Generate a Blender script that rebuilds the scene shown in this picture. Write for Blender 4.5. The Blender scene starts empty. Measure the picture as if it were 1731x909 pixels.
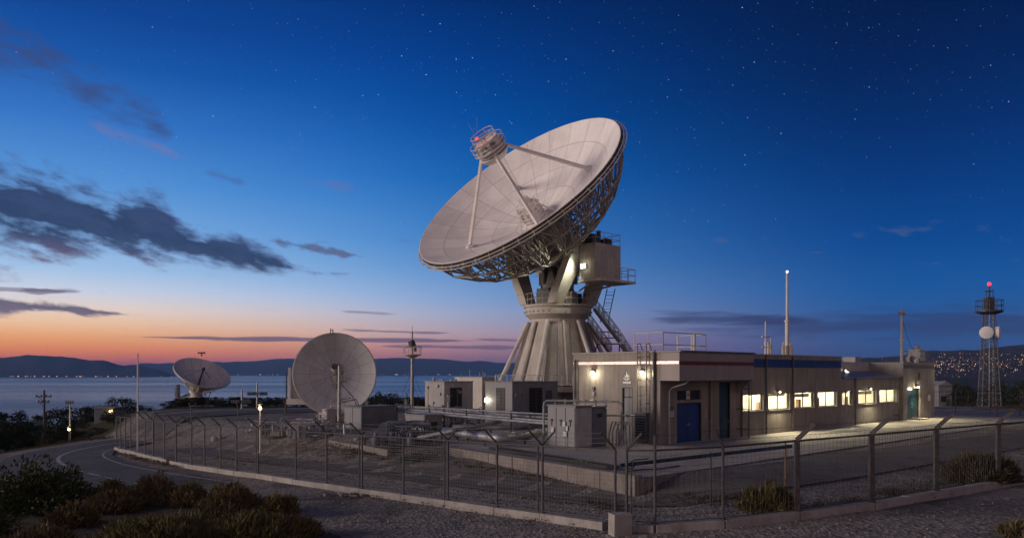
import bpy, math, random
from mathutils import Vector, Matrix, noise
random.seed(7)
PI = math.pi
C = bpy.context.scene.collection
F, CX, HY, CZ = 1346.0, 865.5, 629.0, 5.0      # focal length in photo pixels, principal column, horizon row, eye height
V = Vector

# ------------------------------------------------------------------ terrain functions
def clamp(v, a, b): return max(a, min(b, v))
def sstep(a, b, x):
    t = clamp((x-a)/(b-a), 0, 1); return t*t*(3-2*t)
def G(x, y):
    return -0.17 + 0.0361*(clamp(x, -45, 12)-3.2) + 0.0102*(clamp(y, 0, 60)-25)
UX, UY = .7287, .6848; KX, KY = 5.05, 31.6        # run of the long facade; near corner of the apron
def GS(x, y):                                    # site ground: the yard climbs to meet the apron edge
    g = G(x, y); a = (x-KX)*UX+(y-KY)*UY; d = (x-KX)*UY-(y-KY)*UX
    if d < 0: d = 0 if a > 0 else 99
    w = sstep(-1.0, 3.5, a)*(1-sstep(.3, 8.5, d))
    return g+max(0, .73-g)*w
def T(x, y):
    g = GS(x, y)
    d = math.hypot(max(0, -x-41), max(0, y-103))
    w = 1-sstep(55, 130, x)
    drop = w*min(0.17*d, 40) + (1-w)*min(0.03*d, 11)
    return g-drop
def at(px, py, Y): return V(((px-CX)/F*Y, Y, CZ-(py-HY)/F*Y))
def onz(px, py, z): return at(px, py, (CZ-z)*F/(py-HY))
def gnd(px, py, dz=0.0):
    Y = 40.0
    for _ in range(60):
        x = (px-CX)/F*Y
        Y = 0.5*Y+0.5*(CZ-(GS(x, Y)+dz))*F/(py-HY)
    return V(((px-CX)/F*Y, Y, GS((px-CX)/F*Y, Y)+dz))
ZP = 0.8                                         # top of the concrete platform

# ------------------------------------------------------------------ mesh builder
class MB:
    def __init__(s, M=None): s.v = []; s.f = []; s.M = M
    def add(s, vs, fs):
        n = len(s.v)
        s.v += [(s.M @ V(p)) if s.M else V(p) for p in vs]
        s.f += [tuple(i+n for i in f) for f in fs]
        return s
    def box(s, c, size, ax=None):
        c = V(c); h = [q/2 for q in size]
        ax = ax or (V((1,0,0)), V((0,1,0)), V((0,0,1)))
        vs = [c+ax[0]*(h[0]*i)+ax[1]*(h[1]*j)+ax[2]*(h[2]*k) for i in (-1,1) for j in (-1,1) for k in (-1,1)]
        return s.add(vs, [(0,1,3,2),(4,6,7,5),(0,4,5,1),(2,3,7,6),(0,2,6,4),(1,5,7,3)])
    def hexa(s, b, t):                           # four bottom, four top points
        return s.add(list(b)+list(t), [(3,2,1,0),(4,5,6,7),(0,1,5,4),(1,2,6,5),(2,3,7,6),(3,0,4,7)])
    def tube(s, a, b, r, r2=None, n=6, cap=True):
        a, b = V(a), V(b); r2 = r if r2 is None else r2
        d = (b-a)
        if d.length < 1e-6: return s
        d.normalize()
        x = d.orthogonal().normalized(); y = d.cross(x)
        vs = []
        for p, q in ((a, r), (b, r2)):
            vs += [p+x*(q*math.cos(2*PI*k/n))+y*(q*math.sin(2*PI*k/n)) for k in range(n)]
        fs = [(k, (k+1)%n, n+(k+1)%n, n+k) for k in range(n)]
        if cap: fs += [tuple(range(n-1,-1,-1)), tuple(range(n, 2*n))]
        return s.add(vs, fs)
    def path(s, pts, r, n=6, closed=False):
        pts = [V(p) for p in pts]; m = len(pts); vs = []; up = None
        for i, p in enumerate(pts):
            if closed: d = pts[(i+1)%m]-pts[i-1]
            else: d = pts[min(i+1,m-1)]-pts[max(i-1,0)]
            d.normalize()
            if up is None: up = d.orthogonal().normalized()
            up = (up-d*up.dot(d)).normalized(); w = d.cross(up)
            vs += [p+up*(r*math.cos(2*PI*k/n))+w*(r*math.sin(2*PI*k/n)) for k in range(n)]
        fs = []
        for i in range(m if closed else m-1):
            j = (i+1)%m
            fs += [(i*n+k, i*n+(k+1)%n, j*n+(k+1)%n, j*n+k) for k in range(n)]
        if not closed: fs += [tuple(range(n-1,-1,-1)), tuple(range((m-1)*n, m*n))]
        return s.add(vs, fs)
    def lathe(s, prof, n=48, M=None, closed=False):
        vs = []; m = len(prof)
        for r, z in prof:
            for k in range(n):
                p = V((r*math.cos(2*PI*k/n), r*math.sin(2*PI*k/n), z)); vs.append(M @ p if M else p)
        fs = []
        for i in range(m if closed else m-1):
            j = (i+1)%m
            fs += [(i*n+k, i*n+(k+1)%n, j*n+(k+1)%n, j*n+k) for k in range(n)]
        if not closed:
            if prof[0][0] > 1e-4: fs.append(tuple(range(n-1,-1,-1)))
            if prof[-1][0] > 1e-4: fs.append(tuple(range((m-1)*n, m*n)))
        return s.add(vs, fs)
    def ball(s, c, r, n=10):
        c = V(c); prof = [(max(1e-5, r*math.sin(PI*i/n)), -r*math.cos(PI*i/n)) for i in range(n+1)]
        return s.lathe(prof, n+2, Matrix.Translation(c))
    def prism(s, poly, z0, z1):                  # vertical prism over an xy polygon
        n = len(poly)
        g = lambda q, p: q(p[0], p[1]) if callable(q) else q
        vs = [V((p[0], p[1], g(z0, p))) for p in poly]+[V((p[0], p[1], g(z1, p))) for p in poly]
        return s.add(vs, [tuple(range(n-1,-1,-1)), tuple(range(n, 2*n))]+[(k,(k+1)%n,n+(k+1)%n,n+k) for k in range(n)])
    def build(s, name, mat, parent=None, smooth=False, bevel=0.0, loc=None):
        base = wloc(parent) if parent else V((0,0,0))
        off = base+(V(loc) if loc is not None else V((0,0,0)))
        me = bpy.data.meshes.new(name)
        me.from_pydata([tuple(p-off) for p in s.v], [], s.f)
        me.materials.append(mat)
        if smooth:
            me.polygons.foreach_set('use_smooth', [True]*len(me.polygons))
            try: me.set_sharp_from_angle(angle=math.radians(40))
            except Exception: pass
        me.validate(); me.update()
        o = bpy.data.objects.new(name, me); C.objects.link(o)
        if parent: o.parent = parent
        if loc is not None: o.location = loc
        if bevel:
            m = o.modifiers.new('bevel', 'BEVEL'); m.width = bevel; m.segments = 2; m.limit_method = 'ANGLE'
        return o
def wloc(o):
    p = V((0,0,0))
    while o is not None: p += o.location; o = o.parent
    return p
def tag(o, label=None, cat=None, group=None, kind=None):
    if label: o['label'] = label
    if cat: o['category'] = cat
    if group: o['group'] = group
    if kind: o['kind'] = kind
    return o
def thing(name, label, cat, loc=(0,0,0), group=None):
    o = bpy.data.objects.new(name, None); C.objects.link(o); o.location = loc; o.empty_display_size = .3
    return tag(o, label, cat, group)
def struct(name, mb, mat, **k): return tag(mb.build(name, mat, **k), kind='structure')

# ------------------------------------------------------------------ materials
def lin(c): return tuple((q/255/12.92 if q/255 <= .04045 else ((q/255+.055)/1.055)**2.4) for q in c)
class NT:
    def __init__(s, tree): s.t = tree; s.n = tree.nodes; s.l = tree.links
    def node(s, ty, **k):
        n = s.n.new(ty)
        for a, b in k.items(): setattr(n, a, b)
        return n
    def put(s, sock, v):
        if isinstance(v, bpy.types.NodeSocket): s.l.new(v, sock)
        elif v is not None: sock.default_value = v
    def math(s, op, a, b=None, c=None, cl=False):
        n = s.node('ShaderNodeMath', operation=op, use_clamp=cl)
        for i, v in enumerate((a, b, c)): s.put(n.inputs[i], v)
        return n.outputs[0]
    def rng(s, v, a, b, c=0.0, d=1.0, smooth=True):
        n = s.node('ShaderNodeMapRange', interpolation_type='SMOOTHSTEP' if smooth else 'LINEAR')
        for i, q in enumerate((v, a, b, c, d)): s.put(n.inputs[i], q)
        return n.outputs[0]
    def mix(s, f, a, b, mode='MIX'):
        n = s.node('ShaderNodeMix', data_type='RGBA', blend_type=mode)
        s.put(n.inputs[0], f)
        for i, v in ((6, a), (7, b)):
            s.put(n.inputs[i], v if isinstance(v, bpy.types.NodeSocket) else tuple(v)+(1,) if len(v) == 3 else v)
        return n.outputs[2]
    def noise(s, vec, scale, detail=4, rough=.55, dist=0.0):
        n = s.node('ShaderNodeTexNoise'); s.put(n.inputs['Vector'], vec)
        n.inputs['Scale'].default_value = scale; n.inputs['Detail'].default_value = detail
        n.inputs['Roughness'].default_value = rough; n.inputs['Distortion'].default_value = dist
        return n.outputs[0]
    def ramp(s, f, stops, interp='LINEAR'):
        n = s.node('ShaderNodeValToRGB'); r = n.color_ramp; r.interpolation = interp
        while len(r.elements) < len(stops): r.elements.new(0.5)
        for e, (p, c) in zip(r.elements, stops): e.position = p; e.color = tuple(c)+(1,)
        s.put(n.inputs[0], f); return n.outputs[0]
    def combine(s, x, y, z):
        n = s.node('ShaderNodeCombineXYZ')
        for i, v in enumerate((x, y, z)): s.put(n.inputs[i], v)
        return n.outputs[0]
def newmat(name):
    m = bpy.data.materials.new(name); m.use_nodes = True
    t = NT(m.node_tree); b = m.node_tree.nodes['Principled BSDF']
    return m, t, b
def mat(name, col, rough=.6, metal=0.0, var=.25, scale=1.5, bump=.0, bscale=25, streak=0.0, spec=.4, dirt=None, ds=.8):
    """a painted, cast or metal surface: mottled base colour, vertical weather streaks, fine relief"""
    m, t, b = newmat(name)
    co = t.node('ShaderNodeTexCoord').outputs['Object']
    n1 = t.noise(co, scale, 6, .6)
    f = t.rng(n1, .3, .7, 1-var, 1+var*.6)
    c = t.mix(1.0, col, t.combine(f, f, f), 'MULTIPLY')
    if streak:
        mp = t.node('ShaderNodeMapping'); mp.inputs['Scale'].default_value = (2.5, 2.5, .12)
        t.l.new(co, mp.inputs['Vector'])
        s_ = t.noise(mp.outputs[0], 1.6, 5, .65)
        c = t.mix(t.rng(s_, .48, .75, 0, streak), c, tuple(q*.45 for q in col))
    if dirt:
        c = t.mix(t.rng(t.noise(co, ds, 5, .7), .52, .72, 0, .75), c, dirt)
    t.put(b.inputs['Base Color'], c)
    b.inputs['Metallic'].default_value = metal
    t.put(b.inputs['Roughness'], t.rng(n1, .3, .7, clamp(rough-.08,.02,1), clamp(rough+.1,.02,1)))
    b.inputs['Specular IOR Level'].default_value = spec
    if bump:
        bn = t.node('ShaderNodeBump'); bn.inputs['Strength'].default_value = bump; bn.inputs['Distance'].default_value = .02
        t.put(bn.inputs['Height'], t.noise(co, bscale, 5, .6)); t.l.new(bn.outputs[0], b.inputs['Normal'])
    return m
def emat(name, col, strength, base=(.8,.8,.8)):
    m, t, b = newmat(name)
    b.inputs['Base Color'].default_value = tuple(base)+(1,)
    b.inputs['Emission Color'].default_value = tuple(col)+(1,)
    b.inputs['Emission Strength'].default_value = strength
    return m
def leafmat(name, cols, rough=.7):
    m, t, b = newmat(name)
    co = t.node('ShaderNodeTexCoord').outputs['Object']
    g = t.node('ShaderNodeNewGeometry').outputs['Random Per Island']
    f = t.math('ADD', t.math('MULTIPLY', g, .6), t.math('MULTIPLY', t.noise(co, 1.7, 3), .4))
    k = len(cols)
    t.put(b.inputs['Base Color'], t.ramp(f, [(i/(k-1), c) for i, c in enumerate(cols)]))
    b.inputs['Roughness'].default_value = rough; b.inputs['Specular IOR Level'].default_value = .25
    return m

M = {}
M['dish_steel'] = mat('dish_steel', (.68,.64,.61), .55, var=.1, scale=.5, streak=.18)
M['white_steel'] = mat('white_steel', (.62,.58,.53), .5, var=.14, scale=.8, streak=.3)
M['pedestal'] = mat('pedestal_paint', (.50,.455,.39), .6, var=.18, scale=.6, streak=.45, bump=.1)
M['truss'] = mat('truss_paint', (.58,.51,.425), .6, var=.25, scale=1.2)
M['dark_steel'] = mat('dark_steel', (.09,.09,.095), .5, metal=.3, var=.3, scale=2)
M['galv'] = mat('galvanised_steel', (.34,.34,.345), .45, metal=.35, var=.3, scale=3, dirt=(.13,.085,.055), ds=2.5)
M['post'] = mat('weathered_post', (.105,.10,.105), .55, metal=.5, var=.3, scale=5, dirt=(.09,.055,.04), ds=4)
M['post_heavy'] = mat('weathered_heavy_post', (.10,.092,.092), .55, metal=.4, var=.35, scale=5, dirt=(.12,.06,.035), ds=4)
M['wire'] = mat('fence_wire', (.085,.08,.08), .5, metal=.6, var=.3, scale=6)
M['rust'] = mat('rusted_steel', (.20,.10,.05), .85, var=.4, scale=6, bump=.2)
M['silver'] = mat('aluminium_cladding', (.42,.415,.41), .48, metal=.7, var=.2, scale=3, bump=.05, bscale=8)
M['wall_warm'] = mat('rendered_wall', (.265,.232,.205), .8, var=.2, scale=.7, streak=.75, bump=.25, bscale=14, dirt=(.22,.18,.15), ds=.5)
M['wall_grey'] = mat('grey_render', (.31,.285,.255), .82, var=.2, scale=.8, streak=.75, bump=.25, bscale=14, dirt=(.19,.165,.14), ds=.55)
M['fascia'] = mat('fascia_cladding', (.30,.26,.24), .6, var=.12, scale=.9, streak=.35)
M['cap'] = mat('roof_cap_metal', (.13,.125,.125), .5, metal=.4, var=.25, scale=2)
M['roof'] = mat('roof_membrane', (.22,.22,.225), .75, var=.2, scale=.8)
M['red'] = mat('dull_red_paint', (.15,.026,.02), .55, var=.15)
M['blue'] = mat('blue_paint', (.010,.038,.17), .5, var=.15, streak=.2)
M['door_blue'] = mat('door_blue_paint', (.012,.036,.17), .45, var=.18, streak=.2)
M['door_teal'] = mat('door_teal_paint', (.014,.045,.066), .45, var=.2, streak=.25)
M['door_grey'] = mat('door_grey_paint', (.17,.18,.185), .5, var=.15, streak=.3)
M['cab_pale'] = mat('pale_cabinet_paint', (.38,.355,.345), .5, var=.18, scale=1.2, streak=.4, dirt=(.3,.26,.23), ds=.9)
M['cab_grey'] = mat('grey_cabinet_paint', (.21,.208,.218), .5, var=.16, scale=1.2, streak=.4, dirt=(.19,.17,.16), ds=.9)
M['cab_dark'] = mat('slate_cabinet_paint', (.12,.13,.155), .5, var=.18, scale=1.2, streak=.3)
M['louvre'] = mat('dark_louvre', (.022,.022,.025), .5, metal=.3, var=.2)
M['concrete'] = mat('concrete', (.36,.325,.295), .85, var=.25, scale=1.4, streak=.35, bump=.4, bscale=14, dirt=(.22,.19,.165), ds=1.1)
M['concrete_wall'] = mat('board_marked_concrete', (.25,.215,.19), .88, var=.25, scale=1.2, streak=.5, bump=.4, bscale=12, dirt=(.17,.14,.12), ds=.8)
M['wood'] = mat('pole_wood', (.10,.075,.055), .85, var=.3, scale=4, streak=.3)
M['black'] = mat('black_plastic', (.02,.02,.022), .5, var=.2)
M['frame'] = mat('window_frame_metal', (.05,.05,.05), .4, metal=.5, var=.1)
M['room'] = mat('room_paint', (.72,.66,.55), .8, var=.08, scale=.7)
M['furn'] = mat('office_furniture', (.33,.22,.13), .6, var=.2)
M['furn2'] = mat('pale_furniture', (.6,.55,.46), .6, var=.15)
M['paper'] = mat('notice_paper', (.62,.6,.58), .7, var=.1)
M['paper_pink'] = mat('notice_pink', (.5,.33,.3), .7, var=.1)
M['ink'] = mat('notice_ink', (.06,.06,.07), .7, var=.1)
M['orange'] = mat('orange_mark', (.6,.16,.03), .6, var=.1)
M['emblem'] = mat('emblem_white', (.8,.78,.74), .4, var=.05)
M['paint_line'] = mat('road_paint', (.37,.335,.32), .75, var=.35, scale=2.5, dirt=(.12,.11,.105), ds=3.5)
M['lamp_warm'] = emat('lamp_warm', (1,.86,.58), 22)
M['lamp_cool'] = emat('lamp_cool', (.95,1,.80), 26)
M['lamp_sodium'] = emat('lamp_sodium', (1,.62,.2), 22)
M['lamp_red'] = emat('lamp_red', (1,.012,.012), 7, (.25,.005,.005))
M['lamp_white'] = emat('lamp_white', (.9,.95,1), 5)
M['tube_light'] = emat('ceiling_light', (1,.87,.63), 130)
M['leaf_dark'] = leafmat('dark_leaves', [(.012,.02,.01),(.025,.036,.016),(.045,.055,.022)])
M['leaf_mid'] = leafmat('shrub_leaves', [(.02,.032,.012),(.045,.06,.02),(.085,.09,.03)])
M['heath'] = leafmat('dry_heath', [(.03,.025,.013),(.085,.066,.032),(.17,.13,.06),(.34,.26,.13)])
M['olive'] = leafmat('olive_heath', [(.028,.028,.012),(.07,.066,.025),(.145,.125,.046),(.30,.24,.10)])
M['hedge'] = leafmat('dark_scrub', [(.018,.016,.009),(.045,.038,.02),(.085,.068,.034),(.15,.115,.06)])
M['bark'] = mat('bark', (.07,.05,.035), .9, var=.3, scale=6, bump=.3)
M['stone'] = mat('pale_stone', (.24,.21,.19), .85, var=.3, scale=5, bump=.4)

def ground_mat():
    m, t, b = newmat('gravel_ground')
    co = t.node('ShaderNodeTexCoord').outputs['Object']
    big = t.noise(co, .08, 5, .6); mid = t.noise(co, .9, 5, .65); fine = t.noise(co, 9, 4, .7)
    vo = t.node('ShaderNodeTexVoronoi'); vo.inputs['Scale'].default_value = 7; t.l.new(co, vo.inputs['Vector'])
    peb = t.math('ADD', t.math('MULTIPLY', vo.outputs['Color'], .5), t.math('MULTIPLY', fine, .5))
    c = t.ramp(peb, [(.2,(.115,.102,.088)),(.5,(.255,.227,.198)),(.8,(.42,.375,.335))])
    c = t.mix(t.rng(mid, .5, .68, 0, .45), c, (.12,.095,.07))
    c = t.mix(t.rng(big, .5, .64, 0, .55), c, (.085,.07,.04))
    mp = t.node('ShaderNodeMapping'); mp.inputs['Rotation'].default_value = (0,0,math.radians(38)); mp.inputs['Scale'].default_value = (.05,.9,1)
    t.l.new(co, mp.inputs[0])
    c = t.mix(t.rng(t.noise(mp.outputs[0], 1, 5, .65), .52, .66, 0, .5), c, (.33,.305,.28))
    pt = t.noise(co, .33, 7, .72)
    c = t.mix(t.rng(pt, .54, .63, 0, .6), c, (.07,.064,.058))
    c = t.mix(t.rng(t.noise(co, 2.2, 4, .7), .6, .72, 0, .5), c, (.36,.335,.30))
    # away from the site the ground is scrub soil
    g = t.node('ShaderNodeSeparateXYZ'); t.l.new(co, g.inputs[0])
    far = t.math('MAXIMUM', t.rng(t.math('ADD', g.outputs[1], t.math('MULTIPLY', g.outputs[0], -.28)), 102.5, 105.5), t.rng(t.math('MULTIPLY', g.outputs[0], -1), 38.4, 41))
    c = t.mix(far, c, (.035,.035,.018))
    t.put(b.inputs['Base Color'], c); b.inputs['Roughness'].default_value = .95; b.inputs['Specular IOR Level'].default_value = .15
    bn = t.node('ShaderNodeBump'); bn.inputs['Strength'].default_value = .9; bn.inputs['Distance'].default_value = .06
    h = t.math('ADD', t.math('MULTIPLY', vo.outputs['Distance'], .7), t.math('MULTIPLY', mid, 1.6))
    t.put(bn.inputs['Height'], h); t.l.new(bn.outputs[0], b.inputs['Normal'])
    return m
def asphalt_mat(name, base, track=False, fade=False):
    m, t, b = newmat(name)
    co = t.node('ShaderNodeTexCoord').outputs['Object']
    mid = t.noise(co, .5, 5, .6); fine = t.noise(co, 22, 3, .7); pat = t.noise(co, .14, 4, .6)
    f = t.math('ADD', t.math('MULTIPLY', mid, .7), t.math('MULTIPLY', fine, .5))
    c = t.ramp(f, [(.35, tuple(q*.72 for q in base)), (.6, base), (.85, tuple(q*1.35 for q in base))])
    c = t.mix(t.rng(pat, .52, .68, 0, .5), c, tuple(q*1.45 for q in base))
    cr = t.node('ShaderNodeTexVoronoi', feature='DISTANCE_TO_EDGE'); cr.inputs['Scale'].default_value = .35
    wv = t.node('ShaderNodeVectorMath', operation='ADD'); t.l.new(co, wv.inputs[0]); t.put(wv.inputs[1], t.combine(t.math('MULTIPLY', t.noise(co, .8, 4), 2.5), t.math('MULTIPLY', t.noise(co, 1.1, 4), 2.5), 0.0))
    t.l.new(wv.outputs[0], cr.inputs['Vector'])
    c = t.mix(t.rng(cr.outputs['Distance'], .006, .018, .75, 0), c, tuple(q*.35 for q in base))
    c = t.mix(t.rng(t.noise(co, .22, 6, .7), .56, .6, 0, .45), c, tuple(q*.6 for q in base))
    if fade:      # the asphalt breaks up and the gravel underneath shows
        g = t.node('ShaderNodeSeparateXYZ'); t.l.new(co, g.inputs[0])
        d = t.math('ADD', g.outputs[0], t.math('MULTIPLY', t.math('SUBTRACT', t.noise(co, .45, 8, .75), .5), 15))
        t.put(b.inputs['Alpha'], t.rng(d, -19, -14.5, 1, 0))
    if track:
        mp = t.node('ShaderNodeMapping'); mp.inputs['Rotation'].default_value = (0,0,math.radians(-43)); mp.inputs['Scale'].default_value = (.06,1.3,1)
        t.l.new(co, mp.inputs[0])
        c = t.mix(t.rng(t.noise(mp.outputs[0], 1, 4, .6), .5, .66, 0, .55), c, tuple(q*.55 for q in base))
    t.put(b.inputs['Base Color'], c); b.inputs['Roughness'].default_value = .85; b.inputs['Specular IOR Level'].default_value = .25
    bn = t.node('ShaderNodeBump'); bn.inputs['Strength'].default_value = .45; bn.inputs['Distance'].default_value = .03
    t.put(bn.inputs['Height'], f); t.l.new(bn.outputs[0], b.inputs['Normal'])
    return m
def apron_mat():
    m, t, b = newmat('apron_concrete')
    co = t.node('ShaderNodeTexCoord').outputs['Object']
    n1 = t.noise(co, .5, 6, .65); n2 = t.noise(co, 6, 4, .6)
    f = t.math('ADD', t.math('MULTIPLY', n1, .75), t.math('MULTIPLY', n2, .3))
    c = t.ramp(f, [(.3,(.19,.17,.155)),(.52,(.33,.305,.28)),(.75,(.42,.39,.36))])
    mp = t.node('ShaderNodeMapping'); mp.inputs['Rotation'].default_value = (0,0,math.radians(-43.2))
    t.l.new(co, mp.inputs[0])
    br = t.node('ShaderNodeTexBrick', offset=0.0); t.l.new(mp.outputs[0], br.inputs[0])
    br.inputs['Scale'].default_value = 1; br.inputs['Brick Width'].default_value = 4; br.inputs['Row Height'].default_value = 3.6
    br.inputs['Mortar Size'].default_value = .02
    c = t.mix(br.outputs['Fac'], c, (.10,.09,.08))
    t.put(b.inputs['Base Color'], c); b.inputs['Roughness'].default_value = .8
    bn = t.node('ShaderNodeBump'); bn.inputs['Strength'].default_value = .25; bn.inputs['Distance'].default_value = .02
    t.put(bn.inputs['Height'], f); t.l.new(bn.outputs[0], b.inputs['Normal'])
    return m
def dish_mat(name, col, R, nrad, rings, lw):
    """painted panels: seams on radii and rings, measured in the dish's own coordinates"""
    m, t, b = newmat(name)
    co = t.node('ShaderNodeTexCoord').outputs['Object']
    sp = t.node('ShaderNodeSeparateXYZ'); t.l.new(co, sp.inputs[0]); x, y = sp.outputs[0], sp.outputs[1]
    r = t.math('SQRT', t.math('ADD', t.math('MULTIPLY', x, x), t.math('MULTIPLY', y, y)))
    a = t.math('MULTIPLY', t.math('ADD', t.math('DIVIDE', t.math('ARCTAN2', y, x), 2*PI), .5), nrad)
    fr = t.math('FRACT', a)
    da = t.math('MULTIPLY', t.math('MINIMUM', fr, t.math('SUBTRACT', 1.0, fr)), t.math('MULTIPLY', r, 2*PI/nrad))
    line = t.rng(da, lw*.4, lw, 1, 0)
    cell = t.math('FLOOR', a)
    for q in rings:
        line = t.math('MAXIMUM', line, t.rng(t.math('ABSOLUTE', t.math('SUBTRACT', r, q*R)), lw*.4, lw, 1, 0))
        cell = t.math('ADD', cell, t.math('MULTIPLY', t.math('GREATER_THAN', r, q*R), 37.0))
    wn = t.node('ShaderNodeTexWhiteNoise', noise_dimensions='1D'); t.put(wn.inputs['W'], cell)
    n1 = t.noise(co, .45, 5, .6)
    f = t.math('ADD', t.rng(n1, .3, .7, .88, 1.04), t.math('MULTIPLY', t.math('SUBTRACT', wn.outputs[0], .5), .13))
    mp = t.node('ShaderNodeMapping'); mp.inputs['Scale'].default_value = (2.2,.22,.22); t.l.new(co, mp.inputs[0])
    f = t.math('MULTIPLY', f, t.rng(t.noise(mp.outputs[0], 1.3, 6, .65), .5, .75, 1.0, .84))
    c = t.mix(1.0, col, t.combine(f, f, f), 'MULTIPLY')
    c = t.mix(t.math('MULTIPLY', line, .6), c, tuple(q*.28 for q in col))
    t.put(b.inputs['Base Color'], c); b.inputs['Roughness'].default_value = .55; b.inputs['Specular IOR Level'].default_value = .3
    return m
M['ground'] = ground_mat()
M['asphalt'] = asphalt_mat('road_asphalt', (.105,.102,.10), fade=True)
M['lane'] = asphalt_mat('yard_asphalt', (.145,.13,.115), track=True)
M['apron'] = apron_mat()
M['soil'] = mat('dark_soil', (.045,.032,.022), .95, var=.5, scale=2.5, bump=.8, bscale=9)
M['hill'] = mat('far_hillside', (.028,.032,.026), .95, var=.45, scale=.004)
M['town'] = mat('town_hillside', (.03,.03,.028), .95, var=.4, scale=.006)

def pane_mat():
    m, t, b = newmat('window_glass')
    tr = t.node('ShaderNodeBsdfTransparent'); tr.inputs[0].default_value = (.93,.95,.94,1)
    gl = t.node('ShaderNodeBsdfGlossy'); gl.inputs['Roughness'].default_value = .03
    fr = t.node('ShaderNodeLayerWeight'); fr.inputs[0].default_value = .5
    mx = t.node('ShaderNodeMixShader'); t.put(mx.inputs[0], t.math('ADD', .04, t.math('MULTIPLY', t.math('POWER', fr.outputs['Facing'], 4.0), .6)))
    t.l.new(tr.outputs[0], mx.inputs[1]); t.l.new(gl.outputs[0], mx.inputs[2])
    t.l.new(mx.outputs[0], t.n['Material Output'].inputs['Surface'])
    return m
M['pane'] = pane_mat()

# ------------------------------------------------------------------ lights
def lamp(name, kind, loc, energy, col, size=.1, rot=None, parent=None, **k):
    d = bpy.data.lights.new(name, kind); d.energy = energy; d.color = col
    if kind in ('POINT', 'SPOT'): d.shadow_soft_size = size
    if kind == 'AREA': d.size = size
    for a, b in k.items(): setattr(d, a, b)
    o = bpy.data.objects.new(name, d); C.objects.link(o)
    o.location = V(loc)-(wloc(parent) if parent else V((0,0,0)))
    if parent: o.parent = parent
    if rot is not None: o.rotation_euler = rot
    return o
def aim(d): return V(d).to_track_quat('-Z', 'Y').to_euler()

# ================================================================== SETTING
def axis_vals():
    v = []
    q = 0.0
    while q < 70: v.append(q); q += 2.0
    while q < 200: v.append(q); q += 6
    while q < 20000: v.append(q); q *= 1.35
    return v
av = axis_vals()
xs = [-q for q in reversed(av[1:])]+av
ys = [-q for q in reversed([p for p in av[1:] if p < 900])]+[q for q in [p*1.0 for p in av]]
ys = [q+30 for q in ys]
mb = MB()
mb.v = [V((x, y, T(x, y)+(0.05*noise.noise(V((x*.15, y*.15, 0))) if abs(x) < 150 and y < 200 else 0))) for y in ys for x in xs]
nx = len(xs)
mb.f = [(j*nx+i, j*nx+i+1, (j+1)*nx+i+1, (j+1)*nx+i) for j in range(len(ys)-1) for i in range(nx-1)]
struct('ground', mb, M['ground'], smooth=True)

# sea
def sea_mat():
    m, t, b = newmat('sea_water')
    co = t.node('ShaderNodeTexCoord').outputs['Object']
    mp = t.node('ShaderNodeMapping'); mp.inputs['Scale'].default_value = (.0005,.0032,1); t.l.new(co, mp.inputs[0])
    st = t.noise(mp.outputs[0], 1, 5, .6)
    b.inputs['Base Color'].default_value = (.012,.022,.04,1)
    t.put(b.inputs['Roughness'], t.rng(st, .35, .7, .24, .34))
    mp2 = t.node('ShaderNodeMapping'); mp2.inputs['Scale'].default_value = (.03,.05,1); t.l.new(co, mp2.inputs[0])
    bn = t.node('ShaderNodeBump'); t.put(bn.inputs['Strength'], t.rng(st, .35, .7, .34, .5)); bn.inputs['Distance'].default_value = 3.0
    t.put(bn.inputs['Height'], t.noise(mp2.outputs[0], 1, 4, .6)); t.l.new(bn.outputs[0], b.inputs['Normal'])
    return m
SEA = -25.0
mb = MB(); mb.add([(-19000,140,SEA),(19000,140,SEA),(19000,19000,SEA),(-19000,19000,SEA)], [(0,1,2,3)])
struct('sea', mb, sea_mat())

# hills: ridges over the water, heights along bearing (photo column, row of the crest)
def ridge(name, prof, d0, d1, d2, matl, zb, amp, npx=160, nd=12):
    mb = MB(); p0, p1 = prof[0][0], prof[-1][0]; row = nd+1
    for i in range(npx+1):
        px = p0+(p1-p0)*i/npx
        for (a, b), (c, d) in zip(prof, prof[1:]):
            if a <= px <= c: k = (px-a)/(c-a); k = k*k*(3-2*k); py = b+(d-b)*k; break
        top = (HY-py)/F
        for j in range(nd+1):
            q = j/nd; Y = d0+(d1-d0)*q/.7 if q < .7 else d1+(d2-d1)*(q-.7)/.3
            prof_ = math.sin(min(1, q/.7)*PI/2)**1.15 if q < .7 else math.cos((q-.7)/.3*PI/2)
            zt = CZ+top*d1
            n = noise.fractal(V((px*.018, q*3, zb)), 1, 2, 5)*amp*min(1, q*3)*min(1, (1-q)*3.4)
            x = (px-CX)/F*Y
            mb.v.append(V((x, Y, zb+(zt-zb)*prof_+n*prof_)))
    for i in range(npx):
        for j in range(nd): mb.f.append((i*row+j, (i+1)*row+j, (i+1)*row+j+1, i*row+j+1))
    return struct(name, mb, matl, smooth=True)
ridge('hills', [(-500,612),(-260,596),(-80,608),(20,604),(65,600),(110,603),(160,608),(215,616),(262,624),(303,636.5)], 5000, 5700, 7200, M['hill'], SEA-2, 16)
ridge('hills', [(120,628),(230,616),(300,613),(380,612),(430,609),(480,607),(520,605),(575,608),(640,606),(690,603.5),(740,607),(800,611),(870,613),(960,612),(1100,618)], 8000, 8900, 11000, M['hill'], SEA-2, 22)
ridge('hills', [(960,634),(1150,622),(1300,612),(1420,610),(1480,608),(1540,602),(1580,596),(1640,594),(1690,590),(1740,587),(1900,584),(2300,580),(3000,585)], 700, 3000, 4600, M['town'], -16, 8, 200, 20)

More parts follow.
